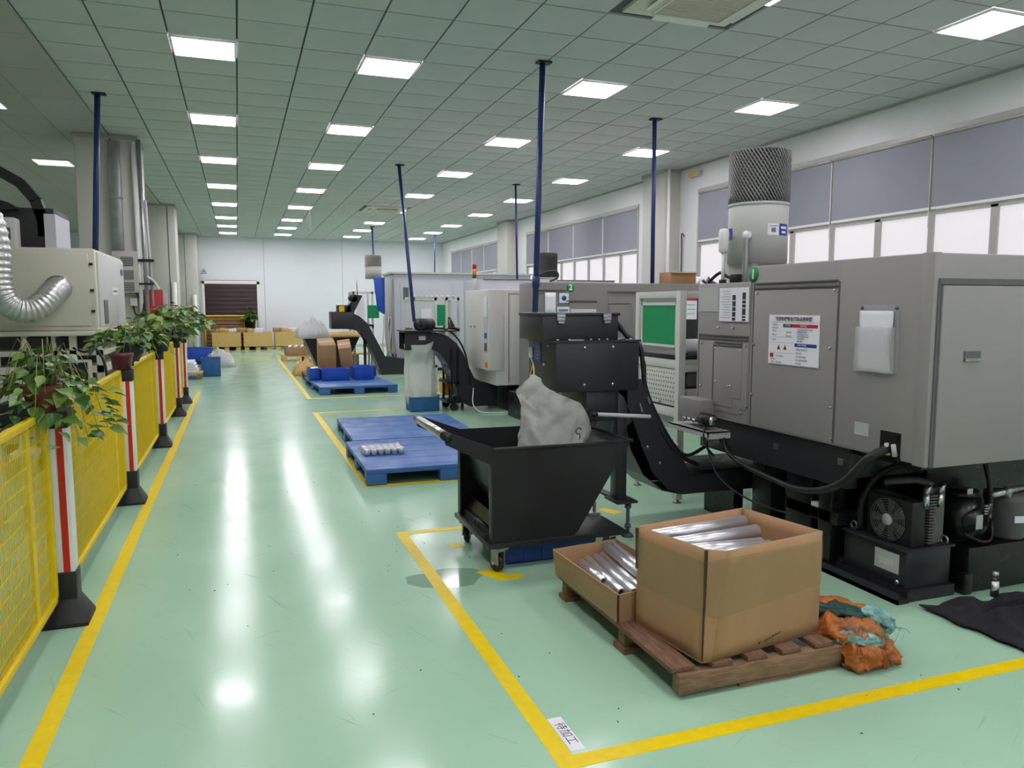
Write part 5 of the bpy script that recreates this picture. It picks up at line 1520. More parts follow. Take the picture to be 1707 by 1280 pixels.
for y in (17.7, 18.2): obj('side_plate', MB().prism([(x, y, z) for x, z in side], (0, 0.02, 0)), 'blackmetal', c4)
b = MB()
for (x0, z0), (x1, z1) in zip(side, side[1:]): b.prism([(x0, 17.71, z0), (x1, 17.71, z1), (x1, 17.71, z1 + 0.01), (x0, 17.71, z0 + 0.01)], (0, 0.5, 0))
obj('cover', b, 'blackdeep', c4)
obj('head_box', MB().box(2.0, 2.5, 17.66, 18.26, 1.08, 1.46), 'blackmetal', c4, bevel=0.005)
obj('motor_arm', MB().prism([(2.30, 17.8, 1.46), (2.52, 17.8, 1.46), (2.72, 17.8, 1.84), (2.55, 17.8, 1.86)], (0, 0.3, 0)), 'blackmetal', c4)
obj('motor', MB().cyl((2.52, 17.8, 1.78), (2.52, 18.15, 1.78), 0.09, n=14), 'black', c4)
obj('warning_label', MB().box(2.18, 2.30, 17.79, 17.80, 1.47, 1.60), 'warn', c4); obj('guard_box', MB().box(2.15, 2.45, 17.8, 18.1, 1.46, 1.62), 'blackmetal', c4)
obj('antenna', MB().cyl((2.62, 17.9, 1.85), (2.60, 17.9, 2.25), 0.012, n=6), 'galv', c4)
b = MB(); b.box(2.74, 2.80, 17.9, 17.96, 0, 0.85); b.box(2.66, 2.90, 17.8, 18.1, 0, 0.03)
obj('stand', b, 'blackdeep', c4)
t = L4
g = random.Random(2)
for k in range(6):
    x = 3.40 + g.uniform(-0.12, 0.1); y = 18.4 + g.uniform(-.1, .1)
    obj('hose', MB().tube([(x, y, 1.35), (x + g.uniform(-.06, .06), y, 1.0), (x + g.uniform(-.08, .08), y, 0.6), (x + g.uniform(-.05, .1), y, 0.35)], 0.012, 5), ('black', 'dirtywhite', 'graylight')[k % 3], t)

# ================================================================ THINGS ON AND ROUND THE FAR BLUE PALLET
def open_bin(label, x0, x1, y0, y1, h, m, group):
    t = crate('plastic_bin', label, x0, x1, y0, y1, 0.152, 0.152 + h, m, group=group, cat='bin')
    return t
open_bin('blue bin at the left on the far blue pallet, white paper in it', 1.28, 1.47, 15.3, 15.9, 0.22, 'bluebin', 'blue bins on the far pallet')
open_bin('long blue bin in the middle of the far blue pallet', 1.50, 2.02, 15.1, 15.6, 0.22, 'bluebin', 'blue bins on the far pallet')
open_bin('blue bin at the right on the far blue pallet', 2.12, 2.50, 15.1, 15.7, 0.25, 'bluebin', 'blue bins on the far pallet')
open_bin('dark blue bin behind the right-hand blue bin on the far pallet', 2.42, 2.66, 15.8, 16.1, 0.2, 'bluedeep', 'blue bins on the far pallet')
single('white_rag', MB().grid(lambda u, v: (1.30 + 0.15 * u, 15.29 + 0.16 * v, 0.392 + 0.03 * noise.noise(Vector((u * 5, v * 5, 1)))), 8, 8), 'paper', 'white rag draped over the left blue bin', 'rag', thick=0.004)
def carton(label, c, s, rot, name='carton'):
    t = thing(name, label, 'box', c)
    t.rotation_euler = rot
    x, y, z = s[0] / 2, s[1] / 2, s[2] / 2
    obj('body', MB().box(-x, x, -y, y, -z, z), 'card', t, bevel=0.004, world=False)
    b = MB(); b.box(-x, x, -0.03, 0.03, z, z + 0.002); b.box(-x - 0.002, -x, -0.03, 0.03, z - 0.1, z)
    obj('tape_strip', b, 'dirtywhite', t, world=False)
    obj('flap_gap', MB().box(-x, x, -0.004, 0.004, z + 0.002, z + 0.003), 'cardedge', t, world=False)
    return t
wp = thing('wooden_pallet', 'old wooden pallet under the two leaning cartons, behind the blue bins', 'pallet', (1.9, 16.9, 0))
for k in range(5): obj('deck_plank', MB().box(1.30 + 0.24 * k, 1.48 + 0.24 * k, 16.4, 17.5, 0.12, 0.15), 'woody', wp)
for y in (16.45, 16.95, 17.45): obj('stringer', MB().box(1.3, 2.44, y - 0.05, y + 0.05, 0, 0.12), 'wood', wp)
carton('upright brown carton leaning on the wooden pallet, left one of the pair', (1.78, 16.9, 0.545), (0.34, 0.42, 0.62), (0.34, -0.05, 0.05))
carton('slimmer brown carton tilted against the left carton', (2.19, 16.9, 0.53), (0.27, 0.42, 0.56), (0.42, -0.14, -0.1))
t = thing('chip_bin', 'dark steel hopper bin full of white plastic and cartons, beyond the leaning cartons', 'bin', (2.1, 18.9, 0))
obj('hopper', MB().prism([(1.45, 18.6, 0.85), (2.75, 18.6, 0.85), (2.4, 18.6, 0.15), (1.75, 18.6, 0.15)], (0, 0.9, 0)), 'blacksteel', t)
obj('base', MB().box(1.7, 2.45, 18.65, 19.45, 0.0, 0.15), 'blackdeep', t)
def heap(name, label, cat, x0, x1, y0, y1, z, h, m, seed, thick=0.004, film_=True):
    b = MB(); b.grid(lambda u, v: (x0 + (x1 - x0) * u, y0 + (y1 - y0) * v, z + h * (max(0, math.sin(PI * u)) ** 0.4) * (max(0, math.sin(PI * v)) ** 0.4) * (0.78 + 0.25 * noise.noise(Vector((u * 3 + seed, v * 3, seed))) + 0.4 * noise.noise(Vector((u * 11, v * 11, seed))))), 22, 18)
    return single(name, b, m, label, cat, thick=thick, smooth=25)
heap('plastic_heap', 'heap of clear white plastic film in the dark hopper bin', 'plastic film', 1.30, 2.05, 18.4, 19.4, 0.84, 0.50, 'bagwhite', 3)
heap('cardboard_sheets', 'pale cardboard sheets lying on the dark hopper bin', 'cardboard', 1.9, 2.9, 18.5, 19.4, 0.86, 0.14, 'woodnew', 6)
# far wooden pallet with a carton of tubes
wp2 = thing('wooden_pallet', 'small wooden pallet at the aisle with a low carton of bars, far down the hall', 'pallet', (1.7, 23.3, 0))
for k in range(4): obj('deck_plank', MB().box(1.16, 2.5, 22.9 + 0.28 * k, 23.1 + 0.28 * k, 0.13, 0.16), 'woodnew', wp2)
for x in (1.18, 1.78, 2.36): obj('stringer', MB().box(x, x + 0.12, 22.88, 23.95, 0, 0.13), 'woodnew', wp2)
t = crate('bar_carton', 'low brown carton of gray bars on the far wooden pallet', 1.28, 2.25, 23.0, 23.8, 0.162, 0.40, 'card', cat='box', lip=False)
for k in range(5):
    single('steel_bar', MB().cyl((1.36 + 0.17 * k, 23.06, 0.40), (1.46 + 0.17 * k, 23.7, 0.40), 0.045, n=10), 'alum', 'gray bar lying in the low brown carton on the far pallet', 'bar', 'bars in the far carton')
t = heap('sack_heap', 'pale sacks heaped on the floor left of the leaning cartons', 'sack', 1.16, 1.75, 18.0, 18.8, 0.0, 0.42, 'woodnew', 11)
wp3 = thing('wooden_pallet', 'wooden pallet corner showing behind the far conveyor leg', 'pallet', (3.0, 20.9, 0))
for k in range(3): obj('deck_plank', MB().box(2.3, 3.6, 20.6 + 0.26 * k, 20.8 + 0.26 * k, 0.3, 0.34), 'woodnew', wp3)
for x in (2.32, 2.9, 3.45): obj('stringer', MB().box(x, x + 0.12, 20.6, 21.3, 0, 0.3), 'wood', wp3)

# ================================================================ FAR WALL ITEMS
def big_crate(label, x0, x1):
    t = thing('wooden_crate', label, 'crate', ((x0 + x1) / 2, 29.6, 0), 'pale wooden crates at the far wall')
    y0, y1 = 29.35, 30.1
    for k in range(4):
        z = 0.11 + 0.135 * k
        obj('plank', MB().box(x0, x1, y0, y0 + 0.02, z, z + 0.131), 'woodnew', t)
    b = MB(); b.box(x0, x0 + 0.02, y0 + 0.02, y1, 0.11, 0.65); b.box(x1 - 0.02, x1, y0 + 0.02, y1, 0.11, 0.65); b.box(x0, x1, y1 - 0.02, y1, 0.11, 0.65); b.box(x0, x1, y0, y1, 0.11, 0.13)
    obj('box_shell', b, 'woodnew', t)
    for q in (x0 + 0.02, (x0 + x1) / 2 - 0.08, x1 - 0.18):
        obj('foot_block', MB().box(q, q + 0.16, y0 + 0.01, y1 - 0.02, 0.0, 0.11), 'woodnew', t)
    return t
big_crate('pale wooden crate left of three, before the brown shutter', -0.90, 0.08)
big_crate('pale wooden crate, middle of three before the brown shutter', 0.17, 1.15)
big_crate('pale wooden crate right of three, against the white wall', 1.26, 2.22)
g = random.Random(4)
for k in range(9):
    x = -0.78 + 0.3 * k + (0.3 if k > 5 else 0)
    z = 0.66
    single('scrap_carton', MB().rbox((x, 29.7 + g.uniform(-.15, .15), z + 0.05), (g.uniform(0.2, 0.36), 0.4, 0.14), (g.uniform(-.1, .1), g.uniform(-.15, .15), g.uniform(-.4, .4))), ('card', 'woodnew', 'paper')[k % 3],
           '%s scrap heaped on the pale wooden crates, %s from the left' % (('brown carton', 'pale board', 'white paper')[k % 3], ORD[k].replace('nearest', 'first')), 'box', 'scraps on the crates', bevel=0.004)
bf = thing('yellow_barrier', 'yellow tube barrier with brown slats before the brown shutter', 'barrier', (-0.4, 30.3, 0))
b = MB(); b.tube([(-1.15, 30.3, 0.02), (-1.15, 30.3, 1.18), (-1.08, 30.3, 1.23), (0.15, 30.3, 1.23), (0.23, 30.3, 1.16), (0.23, 30.3, 0.02)], 0.03, 8, 3)
obj('tube_frame', b, 'fence', bf)
for k in range(8): obj('slat', MB().box(-1.12, 0.21, 30.29, 30.31, 0.12 + 0.135 * k, 0.23 + 0.135 * k), 'slat', bf)
# ================================================================ YELLOW SAFETY FENCE ON THE LEFT
FX = -0.87
POSTS = [4.30, 6.80, 9.45, 12.05, 13.6]
PORD = ['nearest', 'second', 'third', 'fourth', 'fifth']
def make_panel(d):
    t = thing('fence_panel', '-', 'fence panel', (FX - 0.03, 0, 0), 'yellow mesh fence panels')
    z0, z1, r = 0.14, 1.095, 0.016
    b = MB()
    b.box(-r, r, 0, d, z1 - 2 * r, z1); b.box(-r, r, 0, d, z0, z0 + 2 * r); b.box(-r, r, 0, 2 * r, z0, z1); b.box(-r, r, d - 2 * r, d, z0, z1)
    obj('frame', b, 'fence', t, bevel=0.004, world=False)
    obj('stiffener', MB().box(-0.014, 0.002, d - 0.36, d - 0.30, z0, z1), 'fence', t, world=False)
    b = MB(); w = 0.0015
    y = 0.05
    while y < d - 0.04:
        b.box(-w, w, y - w, y + w, z0 + 0.03, z1 - 0.03); y += 0.024
    obj('vertical_wires', b, 'fence', t, world=False, kind='stuff')
    b = MB()
    z = z0 + 0.075
    while z < z1 - 0.04:
        b.box(-0.006, -0.001, 0.03, d - 0.03, z - 0.0025, z + 0.0025); z += 0.075
    obj('cross_wires', b, 'fence', t, world=False, kind='stuff')
    return t
ends = [1.75] + POSTS
cache = {}
PN = ['yellow mesh fence panel at the left edge, nearest the camera', 'yellow mesh fence panel between the nearest and second post', 'yellow mesh fence panel between the second and third post',
      'yellow mesh fence panel between the third and fourth post', 'yellow mesh fence panel between the fourth and fifth post']
for k, (a, c) in enumerate(zip(ends, ends[1:])):
    d = c - a - 0.19
    p = make_panel(d); p.location = (FX - 0.03, a + 0.095, 0); p['label'] = PN[k]
def make_post():
    t = thing('barrier_post', '-', 'post', (FX, 0, 0), 'red and white fence posts')
    b = MB(); h = 0.11
    b.prism([(-h, -h, 0), (h, -h, 0), (h, h, 0), (-h, h, 0)], (0, 0, 0.02))
    base = [(-h, -h, 0.02), (h, -h, 0.02), (h, h, 0.02), (-h, h, 0.02)]
    top = [(-0.058, -0.058, 0.13), (0.058, -0.058, 0.13), (0.058, 0.058, 0.13), (-0.058, 0.058, 0.13)]
    vs = [b.bm.verts.new(p) for p in base + top]
    for i in range(4): b.bm.faces.new((vs[i], vs[(i + 1) % 4], vs[4 + (i + 1) % 4], vs[4 + i]))
    b.bm.faces.new(vs[4:])
    b.box(-0.058, 0.058, -0.058, 0.058, 0.12, 0.27)
    obj('base', b, 'black', t, bevel=0.004, world=False)
    obj('shaft', MB().box(-0.052, 0.052, -0.05, 0.05, 0.26, 1.0), 'white', t, bevel=0.004, world=False)
    obj('red_stripe', MB().box(0.004, 0.034, -0.0535, -0.046, 0.27, 1.0), 'redpaint', t, world=False, label='red vertical stripe')
    obj('cap', MB().box(-0.058, 0.058, -0.056, 0.056, 1.0, 1.09), 'black', t, bevel=0.004, world=False)
    return t
po = make_post()
for k, y in enumerate(POSTS):
    lab = 'white fence post with a red stripe and black foot, %s from the camera' % PORD[k]
    if k == 0: po.location = (FX, y, 0); po['label'] = lab
    else: dup(po, (FX, y, 0), label=lab)

# ---------------------------------------------------------------- plants on the posts
def leaf_mesh(m):
    b = MB()
    pts = []
    N = 6
    V = []
    for i in range(N + 1):
        t = i / N
        w = 0.42 * math.sin(PI * min(1, t ** 0.62)) * (1 - 0.25 * t)
        z = -0.16 * t * t
        V.append([(-w, t - (0.09 if i == 0 else 0), z + w * 0.30), (0, t, z), (w, t - (0.09 if i == 0 else 0), z + w * 0.30)])
    vs = [[b.bm.verts.new(p) for p in r] for r in V]
    for a, c in zip(vs, vs[1:]):
        for k in range(2):
            b.bm.faces.new((a[k], a[k + 1], c[k + 1], c[k]))
    me = bpy.data.meshes.new('leaf')
    for f in b.bm.faces: f.smooth = True
    b.bm.to_mesh(me); b.bm.free()
    me.materials.append(M[m])
    return me
LEAF = [leaf_mesh('leaf'), leaf_mesh('leaf2'), leaf_mesh('leaf3')]
def plant(label, x, y, z, pots, n, spread, size, seed, droop=0.5, up=0.25):
    g = random.Random(seed)
    t = thing('potted_pothos', label, 'plant', (x, y, z))
    b = MB()
    for k in range(max(9, n // 9)):
        a = g.uniform(0, 2 * PI); r = g.uniform(0.4, 1) * spread
        b.tube([(x + 0.03 * math.cos(a), y + 0.03 * math.sin(a), z + 0.12), (x + r * 0.5 * math.cos(a), y + r * 0.5 * math.sin(a), z + 0.14 + up * g.uniform(0.3, 1)), (x + r * math.cos(a), y + r * math.sin(a), z + 0.05 + g.uniform(-droop, up) * 0.5)], 0.002, 4, 3)
    obj('vines', b, 'stem', t, kind='stuff')
    for k in range(n):
        a = g.uniform(0, 2 * PI); r = (g.random() ** 0.6) * spread
        dz = up * (1 - (r / spread) ** 1.5) * g.uniform(0.2, 1.0) - droop * (r / spread) ** 2 * g.uniform(0, 0.55)
        s = size * g.uniform(0.65, 1.25)
        share('leaf', LEAF[g.choice((0, 0, 1, 2))], t, (r * math.cos(a), r * math.sin(a), 0.12 + dz), (g.uniform(-0.9, 0.25), g.uniform(-0.5, 0.5), a - PI / 2 + g.uniform(-0.8, 0.8)), (s, s, s))
    return t
def pot(t, x, y, z, r0, r1, h, m, soil=True):
    p = obj('pot', MB().lathe((x, y, z), [(r0, 0), (r1 - 0.004, h - 0.03), (r1 + 0.004, h - 0.028), (r1 + 0.004, h), (r1 - 0.012, h), (r1 - 0.014, h - 0.025)], 20), m, t)
    obj('soil', MB().cyl((x, y, z + h - 0.03), (x, y, z + h - 0.02), r1 - 0.012, n=16), 'soil', p)
    return p
p1 = plant('large trailing pothos in black and clay pots on the nearest fence post', FX - 0.02, 4.22, 1.06, None, 230, 0.30, 0.075, 21, droop=0.55, up=0.25)
pot(p1, FX - 0.03, 4.19, 1.092, 0.055, 0.085, 0.13, 'terracotta')
obj('planter_tray', MB().box(FX - 0.21, FX - 0.06, 4.12, 4.30, 1.03, 1.14).box(FX - 0.2, FX + 0.08, 4.14, 4.32, 1.088, 1.096), 'black', p1, bevel=0.006)
p2 = plant('pothos in a maroon pot on the second fence post', FX - 0.0, 7.2, 1.23, None, 110, 0.30, 0.09, 5, droop=0.30, up=0.12)
pot(p2, FX - 0.02, 6.80, 1.095, 0.07, 0.085, 0.13, 'maroon')
obj('planter_bowl', MB().lathe((FX, 7.2, 1.13), [(0.06, 0), (0.1, 0.08), (0.11, 0.16)], 16), 'black', p2); obj('hanger', MB().box(FX - 0.02, FX + 0.02, 7.18, 7.22, 1.09, 1.14), 'black', p2)
p3 = plant('pothos in a round black pot on the third fence post', FX + 0.02, 9.4, 1.27, None, 110, 0.36, 0.11, 8, droop=0.3, up=0.20)
pot(p3, FX, 9.45, 1.092, 0.11, 0.15, 0.22, 'black')
p4 = plant('bushy pothos on the fourth fence post', FX + 0.05, 12.0, 1.27, None, 110, 0.42, 0.12, 12, droop=0.25, up=0.28)
pot(p4, FX, 12.05, 1.092, 0.1, 0.13, 0.2, 'black')
p5 = plant('pothos on the fifth fence post, farthest of the fence', FX + 0.08, 13.6, 1.27, None, 50, 0.38, 0.14, 15, droop=0.25, up=0.32)
pot(p5, FX, 13.6, 1.092, 0.1, 0.13, 0.2, 'black')

# ================================================================ BEIGE MACHINE BEHIND THE FENCE
BX = thing('machining_center', 'beige cabinet machine behind the yellow fence at the left', 'machine', (-1.8, 9.2, 0))
obj('cabinet', MB().box(-2.35, -1.28, 8.35, 10.2, 1.36, 2.15), 'beige', BX, bevel=0.02)
b = MB(); b.box(-2.33, -1.34, 8.33, 8.352, 1.41, 2.10)
obj('front_cover', b, 'beige', BX, bevel=0.004)
obj('end_cover', MB().box(-1.282, -1.262, 8.42, 10.15, 1.40, 2.12), 'graylight', BX, bevel=0.006)
b = MB()
for z in (1.55, 1.75, 2.0): b.box(-1.33, -1.30, 8.325, 8.35, z - 0.012, z + 0.012)
obj('cover_clip', b, 'black', BX)
obj('vent', MB().box(-1.262, -1.256, 8.62, 8.85, 1.42, 1.66), 'graydark', BX)
obj('end_label', MB().box(-1.262, -1.257, 9.9, 10.06, 1.95, 2.02), 'bluedeep', BX)
b = MB(); b.box(-1.262, -1.258, 9.2, 9.6, 1.72, 1.80); 
obj('printed_label', b, 'paper', BX)
b = MB(); b.box(-1.2575, -1.2565, 9.25, 9.55, 1.75, 1.77); obj('label_print', b, 'printgray', BX)
b = MB()
b.box(-2.4, -1.20, 8.3, 10.3, 1.315, 1.36)
obj('table_top', b, 'beige', BX, bevel=0.004)
b = MB(); b.box(-2.4, -1.25, 8.4, 10.2, 1.12, 1.17); b.box(-2.4, -1.25, 8.4, 10.2, 0.95, 1.02)
for x in (-2.2, -1.95, -1.7, -1.55, -1.32):
    b.box(x, x + 0.06, 8.4, 8.46, 0.0, 1.32)
b.box(-1.32, -1.26, 10.1, 10.16, 0, 1.32)
obj('stand', b, 'beige', BX)
b = MB(); b.box(-2.35, -1.35, 8.8, 10.1, 1.02, 1.30); b.box(-2.3, -1.36, 8.55, 10.0, 0.1, 0.94)
obj('machine_bed', b, 'graydark', BX)
for (p, q, r, s) in ((-1.9, -1.72, 1.18, 1.30), (-1.66, -1.60, 1.18, 1.30), (-1.5, -1.4, 1.02, 1.12)):
    obj('black_block', MB().box(p, q, 8.38, 8.44, r, s), 'black', BX)
b = MB(); b.box(-1.72, -1.36, 8.28, 8.4, 0.62, 1.08); b.box(-2.25, -1.9, 8.28, 8.4, 0.3, 0.9)
obj('front_box', b, 'beige', BX, bevel=0.01)
b = MB(); b.tube([(-1.35, 8.3, 1.25), (-1.25, 8.28, 1.1), (-1.22, 8.28, 0.9), (-1.25, 8.3, 0.7)], 0.014, 6); b.tube([(-1.5, 8.3, 1.2), (-1.4, 8.27, 1.16), (-1.3, 8.27, 1.2)], 0.012, 6)
obj('cable', b, 'black', BX)
b = MB(); b.prism([(-1.70, 8.26, 1.06), (-1.38, 8.26, 1.06), (-1.38, 8.26, 0.74), (-1.62, 8.26, 0.66)], (0, 0.02, 0)); 
obj('access_hole', b, 'black', BX)
# column parts above: black housings and cable-carrier arch
b = MB(); b.box(-2.5, -1.72, 8.95, 9.7, 2.15, 2.58)
obj('spindle_housing', b, 'black', BX, bevel=0.01)
b = MB(); b.box(-1.80, -1.70, 8.9, 9.6, 2.15, 2.52)
obj('side_plate', b, 'bluegray', BX)
b = MB(); b.box(-2.5, -2.02, 8.75, 8.95, 2.15, 2.46)
obj('head_cover', b, 'graylight', BX, bevel=0.01)
b = MB(); b.prism([(-2.5, 8.9, 2.74), (-2.1, 8.9, 2.62), (-2.02, 8.9, 2.56), (-2.5, 8.9, 2.50)], (0, 0.4, 0))
obj('motor_cover', b, 'black', BX)
b = MB()
pts = [(-2.62, 2.99), (-2.4, 2.98), (-2.18, 2.93), (-2.0, 2.82), (-1.88, 2.66), (-1.82, 2.46), (-1.82, 2.3)]
for (x0, z0), (x1, z1) in zip(pts, pts[1:]):
    d = Vector((x1 - x0, 0, z1 - z0)).normalized(); n = Vector((d.z, 0, -d.x)) * 0.05
    b.prism([(x0 - n.x, 8.95, z0 - n.z), (x1 - n.x, 8.95, z1 - n.z), (x1 + n.x, 8.95, z1 + n.z), (x0 + n.x, 8.95, z0 + n.z)], (0, 0.14, 0))
obj('cable_carrier', b, 'black', BX)
obj('indicator', MB().box(-2.12, -2.06, 8.74, 8.76, 2.24, 2.36), 'graydark', BX)
# flexible duct
DU = thing('flexible_duct', 'silver ribbed flexible duct curving up to the beige cabinet', 'duct', (-1.9, 8.0, 1.5))
path = [(-2.12, 8.0, 2.52), (-2.03, 8.0, 2.34), (-2.0, 8.0, 2.1), (-2.0, 8.0, 1.88), (-1.98, 8.0, 1.70), (-1.90, 8.02, 1.58), (-1.78, 8.06, 1.56), (-1.68, 8.12, 1.63), (-1.62, 8.20, 1.72), (-1.59, 8.33, 1.77)]
q = [Vector(p) for p in path]
b = MB()
PP = []
qq = [q[0] * 2 - q[1]] + q + [q[-1] * 2 - q[-2]]
for i in range(1, len(qq) - 2):
    for k in range(14):
        t_ = k / 14; a, b_, c, d = qq[i - 1], qq[i], qq[i + 1], qq[i + 2]
        PP.append(0.5 * ((2 * b_) + (c - a) * t_ + (2 * a - 5 * b_ + 4 * c - d) * t_ ** 2 + (3 * b_ - a - 3 * c + d) * t_ ** 3))
PP.append(q[-1])
b = MB(); nn = len(PP)
b.tube(PP, lambda t: 0.108 + (0.007, -0.001, -0.007, -0.001)[int(round(t * (nn - 1))) % 4], 22, 1)
obj('ribbed_hose', b, 'foil', DU, smooth=60)
cl = obj('collar', MB().lathe((0, 0, 0), [(0.118, 0), (0.118, 0.03)], 22), 'galv', DU, world=False)
cl.location = Vector((-1.60, 8.34, 1.77)) - DU.location; cl.rotation_euler = (PI / 2, 0, 0)
# white stand behind the fence
t = thing('folding_stand', 'pale thin stand with crossed braces behind the second fence panel', 'stand', (-1.25, 6.2, 0))
b = MB(); b.box(-1.25, -1.21, 6.2, 6.24, 0, 1.05); b.box(-1.5, -1.46, 6.2, 6.24, 0, 1.0); b.cyl((-1.48, 6.2, 0.15), (-1.23, 6.2, 0.6), 0.014, n=6); b.cyl((-1.23, 6.2, 0.3), (-1.0, 6.2, 0.52), 0.014, n=6)
obj('frame', b, 'dirtywhite', t); obj('shelf', MB().box(-1.52, -1.2, 6.0, 6.3, 0.55, 0.58), 'dirtywhite', t)
t = thing('floor_unit', 'low gray cabinet standing behind the nearest fence panel', 'cabinet', (-2.2, 6.0, 0))
obj('body', MB().box(-2.7, -1.7, 5.6, 6.6, 0.0, 0.62), 'beige', t, bevel=0.01); obj('plinth', MB().box(-2.68, -1.72, 5.58, 6.58, 0, 0.08), 'blackdeep', t)
obj('door', MB().box(-2.66, -1.74, 5.585, 5.6, 0.1, 0.6), 'graylight', t)

# ================================================================ ON AND BESIDE THE FIRST COLUMN
t = thing('galvanised_duct', 'flat galvanised duct running down the wide column', 'duct', (-1.66, 12.98, 2.5))
obj('duct', MB().box(-1.735, -1.585, 12.93, 13.05, 2.45, 4.05), 'galv', t, bevel=0.01)
obj('joint', MB().box(-1.745, -1.575, 12.92, 13.05, 3.2, 3.23), 'galv', t)
obj('end', MB().prism([(-1.72, 12.94, 2.45), (-1.59, 12.94, 2.45), (-1.60, 12.94, 2.28), (-1.68, 12.94, 2.36)], (0, 0.1, 0)), 'galv', t)
t = thing('column_pipes', 'pair of thin gray vertical pipes with clamps at the column corner', 'pipes', (-1.36, 12.98, 1))
b = MB(); b.cyl((-1.38, 12.98, 0.6), (-1.40, 12.98, 4.05), 0.035, n=10); obj('pipe', b, 'white', t)
b = MB(); b.cyl((-1.29, 12.96, 0.6), (-1.325, 12.96, 4.08), 0.034, n=10); obj('pipe', b, 'galv', t)
b = MB(); b.cyl((-1.22, 13.0, 1.6), (-1.27, 13.0, 3.2), 0.022, n=8); obj('pipe', b, 'graylight', t)
b = MB(); b.box(-1.44, -1.18, 12.92, 13.02, 2.27, 2.31); b.box(-1.42, -1.2, 12.92, 13.02, 1.92, 1.95); obj('clamp', b, 'black', t)
b = MB(); b.tube([(-1.29, 12.95, 2.05), (-1.2, 12.95, 1.98), (-1.13, 12.97, 1.86)], 0.02, 6); obj('elbow', b, 'paper', t)
t = thing('louver_cabinet', 'pale wall cabinet with three gray louvers on the wide column', 'cabinet', (-1.58, 12.9, 1.8))
obj('body', MB().box(-1.75, -1.40, 12.88, 13.05, 1.80, 2.42), 'dirtywhite', t, bevel=0.006)
for z in (2.27, 2.07, 1.89):
    l = obj('louver', MB().box(-1.63, -1.46, 12.87, 12.88, z - 0.065, z + 0.065), 'graydark', t)
    b = MB()
    for k in range(5): b.box(-1.63, -1.46, 12.862, 12.872, z - 0.055 + 0.025 * k, z - 0.047 + 0.025 * k)
    obj('louver_blades', b, 'graylight', l)
t = thing('socket_box', 'small white socket box with a looping cable below the louvers', 'socket', (-1.5, 13.0, 1.7))
obj('box', MB().box(-1.54, -1.44, 12.98, 13.05, 1.60, 1.72), 'white', t, bevel=0.006); obj('cable', MB().tube([(-1.5, 12.98, 1.6), (-1.47, 12.95, 1.48), (-1.40, 12.95, 1.47), (-1.36, 12.96, 1.6), (-1.42, 12.97, 1.75), (-1.46, 12.98, 1.8)], 0.012, 6), 'black', t)
t = thing('fire_cabinet', 'red narrow fire cabinet at the corner of the wide column', 'fire box', (-1.2, 13.0, 1.2))
obj('body', MB().box(-1.40, -1.08, 12.99, 13.12, 1.20, 1.85), 'redbox', t, bevel=0.008); obj('side_frame', MB().box(-1.08, -1.03, 13.0, 13.12, 1.2, 1.8), 'graylight', t)
single('white_pipe', MB().cyl((-1.50, 21.25, 0), (-1.50, 21.25, 2.2), 0.06, n=10), 'white', 'white thick pipe standing at the second left column', 'pipe')
single('white_pipe', MB().cyl((-1.42, 29.3, 0), (-1.42, 29.3, 2.0), 0.08, n=10), 'white', 'white thick pipe at the far left column', 'pipe')

# ================================================================ LEFT BACKGROUND FLOOR ITEMS
wp4 = thing('wooden_pallet', 'low wooden pallet with white sheets, at the end of the yellow fence', 'pallet', (-1.2, 18.2, 0))
for k in range(4): obj('deck_plank', MB().box(-1.75, -0.78, 17.9 + 0.26 * k, 18.1 + 0.26 * k, 0.12, 0.15), 'woodnew', wp4)
for x in (-1.72, -1.3, -0.9): obj('stringer', MB().box(x, x + 0.11, 17.9, 18.88, 0, 0.12), 'wood', wp4)
for k in range(4):
    single('white_board', MB().box(-1.7 + 0.03 * k, -0.86 - 0.03 * k, 18.0, 18.8, 0.152 + 0.06 * k, 0.205 + 0.06 * k), 'paper', 'white board in the stack on the low wooden pallet, layer %s from below' % ORD[k].replace('nearest', 'first'), 'board', 'white boards on the pallet', bevel=0.005)
crate('blue_crate', 'blue crate on the floor right of the white boards', -0.82, -0.42, 18.6, 19.1, 0.0, 0.42, 'bluecrate')
crate('blue_crate', 'long blue crate behind the stack of white boards', -1.45, -0.7, 22.0, 22.6, 0.1, 0.48, 'bluebin')
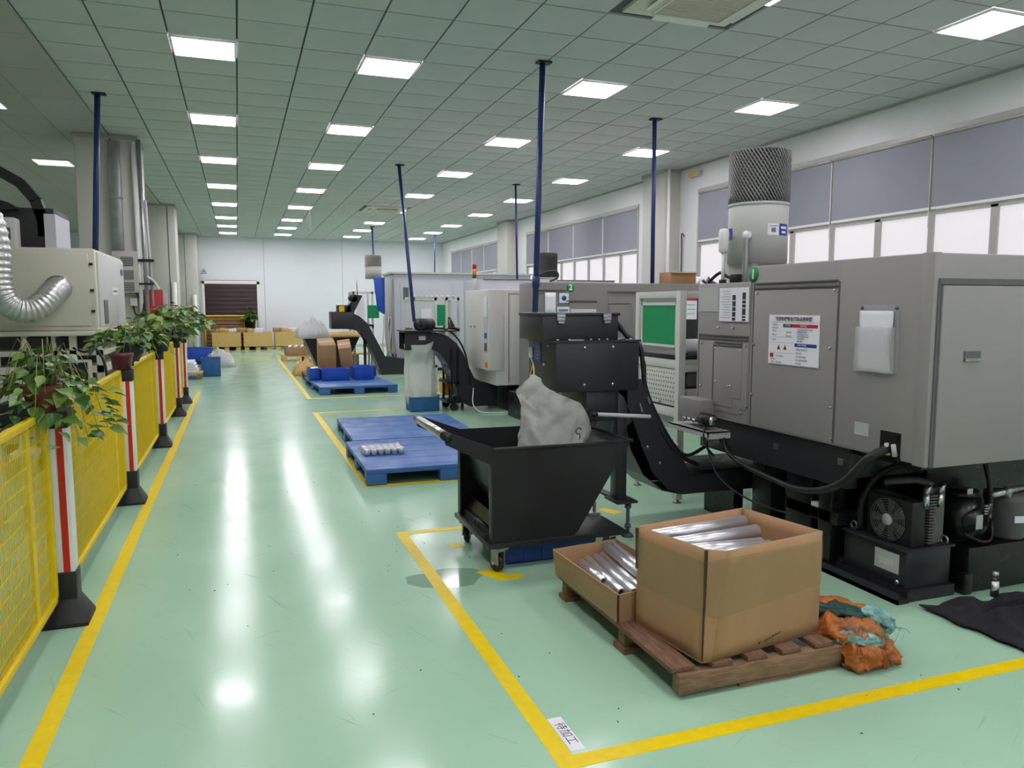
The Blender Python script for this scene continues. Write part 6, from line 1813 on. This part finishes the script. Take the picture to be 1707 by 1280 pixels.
single('crate_trolley', MB().box(-1.5, -0.65, 21.9, 22.7, 0.05, 0.098).box(-1.4, -1.3, 22.0, 22.1, 0, 0.05).box(-0.8, -0.7, 22.0, 22.1, 0, 0.05), 'blackdeep', 'low dolly under the long blue crate', 'dolly')
heap('plastic_bag', 'white plastic bag slumped on the floor beside the long blue crate', 'plastic bag', -0.85, -0.1, 21.2, 22.0, 0.0, 0.5, 'bagwhite', 17)
t = thing('white_barrel', 'white cylinder frame standing behind the farthest fence post', 'barrel', (-1.4, 20.2, 0))
obj('drum', MB().lathe((-1.4, 20.2, 0), [(0.2, 0), (0.2, 0.9), (0.17, 0.95)], 20), 'white', t)
for z in (0.35, 0.8): obj('band', MB().lathe((-1.4, 20.2, z), [(0.205, 0), (0.205, 0.06)], 20), 'bluedeep', t)
# plant with posts beside the shutter
pf = plant('dark potted palm before the right edge of the brown shutter', 0.42, 30.22, 1.0, None, 90, 0.2, 0.17, 30, droop=0.1, up=0.5)
pot(pf, 0.42, 30.22, 0.65, 0.16, 0.2, 0.42, 'black'); obj('plinth', MB().box(0.3, 0.54, 30.12, 30.34, 0, 0.65), 'graydark', pf)
for k, x in enumerate((0.60, 0.78)):
    single('short_post', MB().box(x, x + 0.08, 30.2, 30.28, 0, 1.12 - 0.35 * k).box(x - 0.06, x + 0.14, 30.14, 30.34, 0, 0.05), 'white', 'short white post %s the dark palm' % ('left before' if k == 0 else 'right of'), 'post', bevel=0.004)
t = thing('green_pallet', 'low dark green platform behind the rightmost wooden crate', 'platform', (2.8, 30.1, 0))
obj('deck', MB().box(2.3, 3.4, 29.7, 30.4, 0.32, 0.4), 'sackteal', t); obj('base', MB().box(2.35, 3.35, 29.8, 30.35, 0, 0.32), 'black', t)

# tiny dark chips scattered on the paint
g = random.Random(77); b = MB()
for k in range(70):
    x = g.uniform(-0.5, 2.9); y = g.uniform(1.9, 7.5); a = g.uniform(0, PI); l = g.uniform(0.004, 0.012)
    if 1.55 < x < 2.75 and 2.4 < y < 3.9: continue
    b.rbox((x, y, 0.0015), (l, 0.003, 0.003), (0, 0, a))
single('floor_debris', b, 'blackdeep', 'tiny dark metal chips scattered over the green floor', 'chips', kind='stuff')
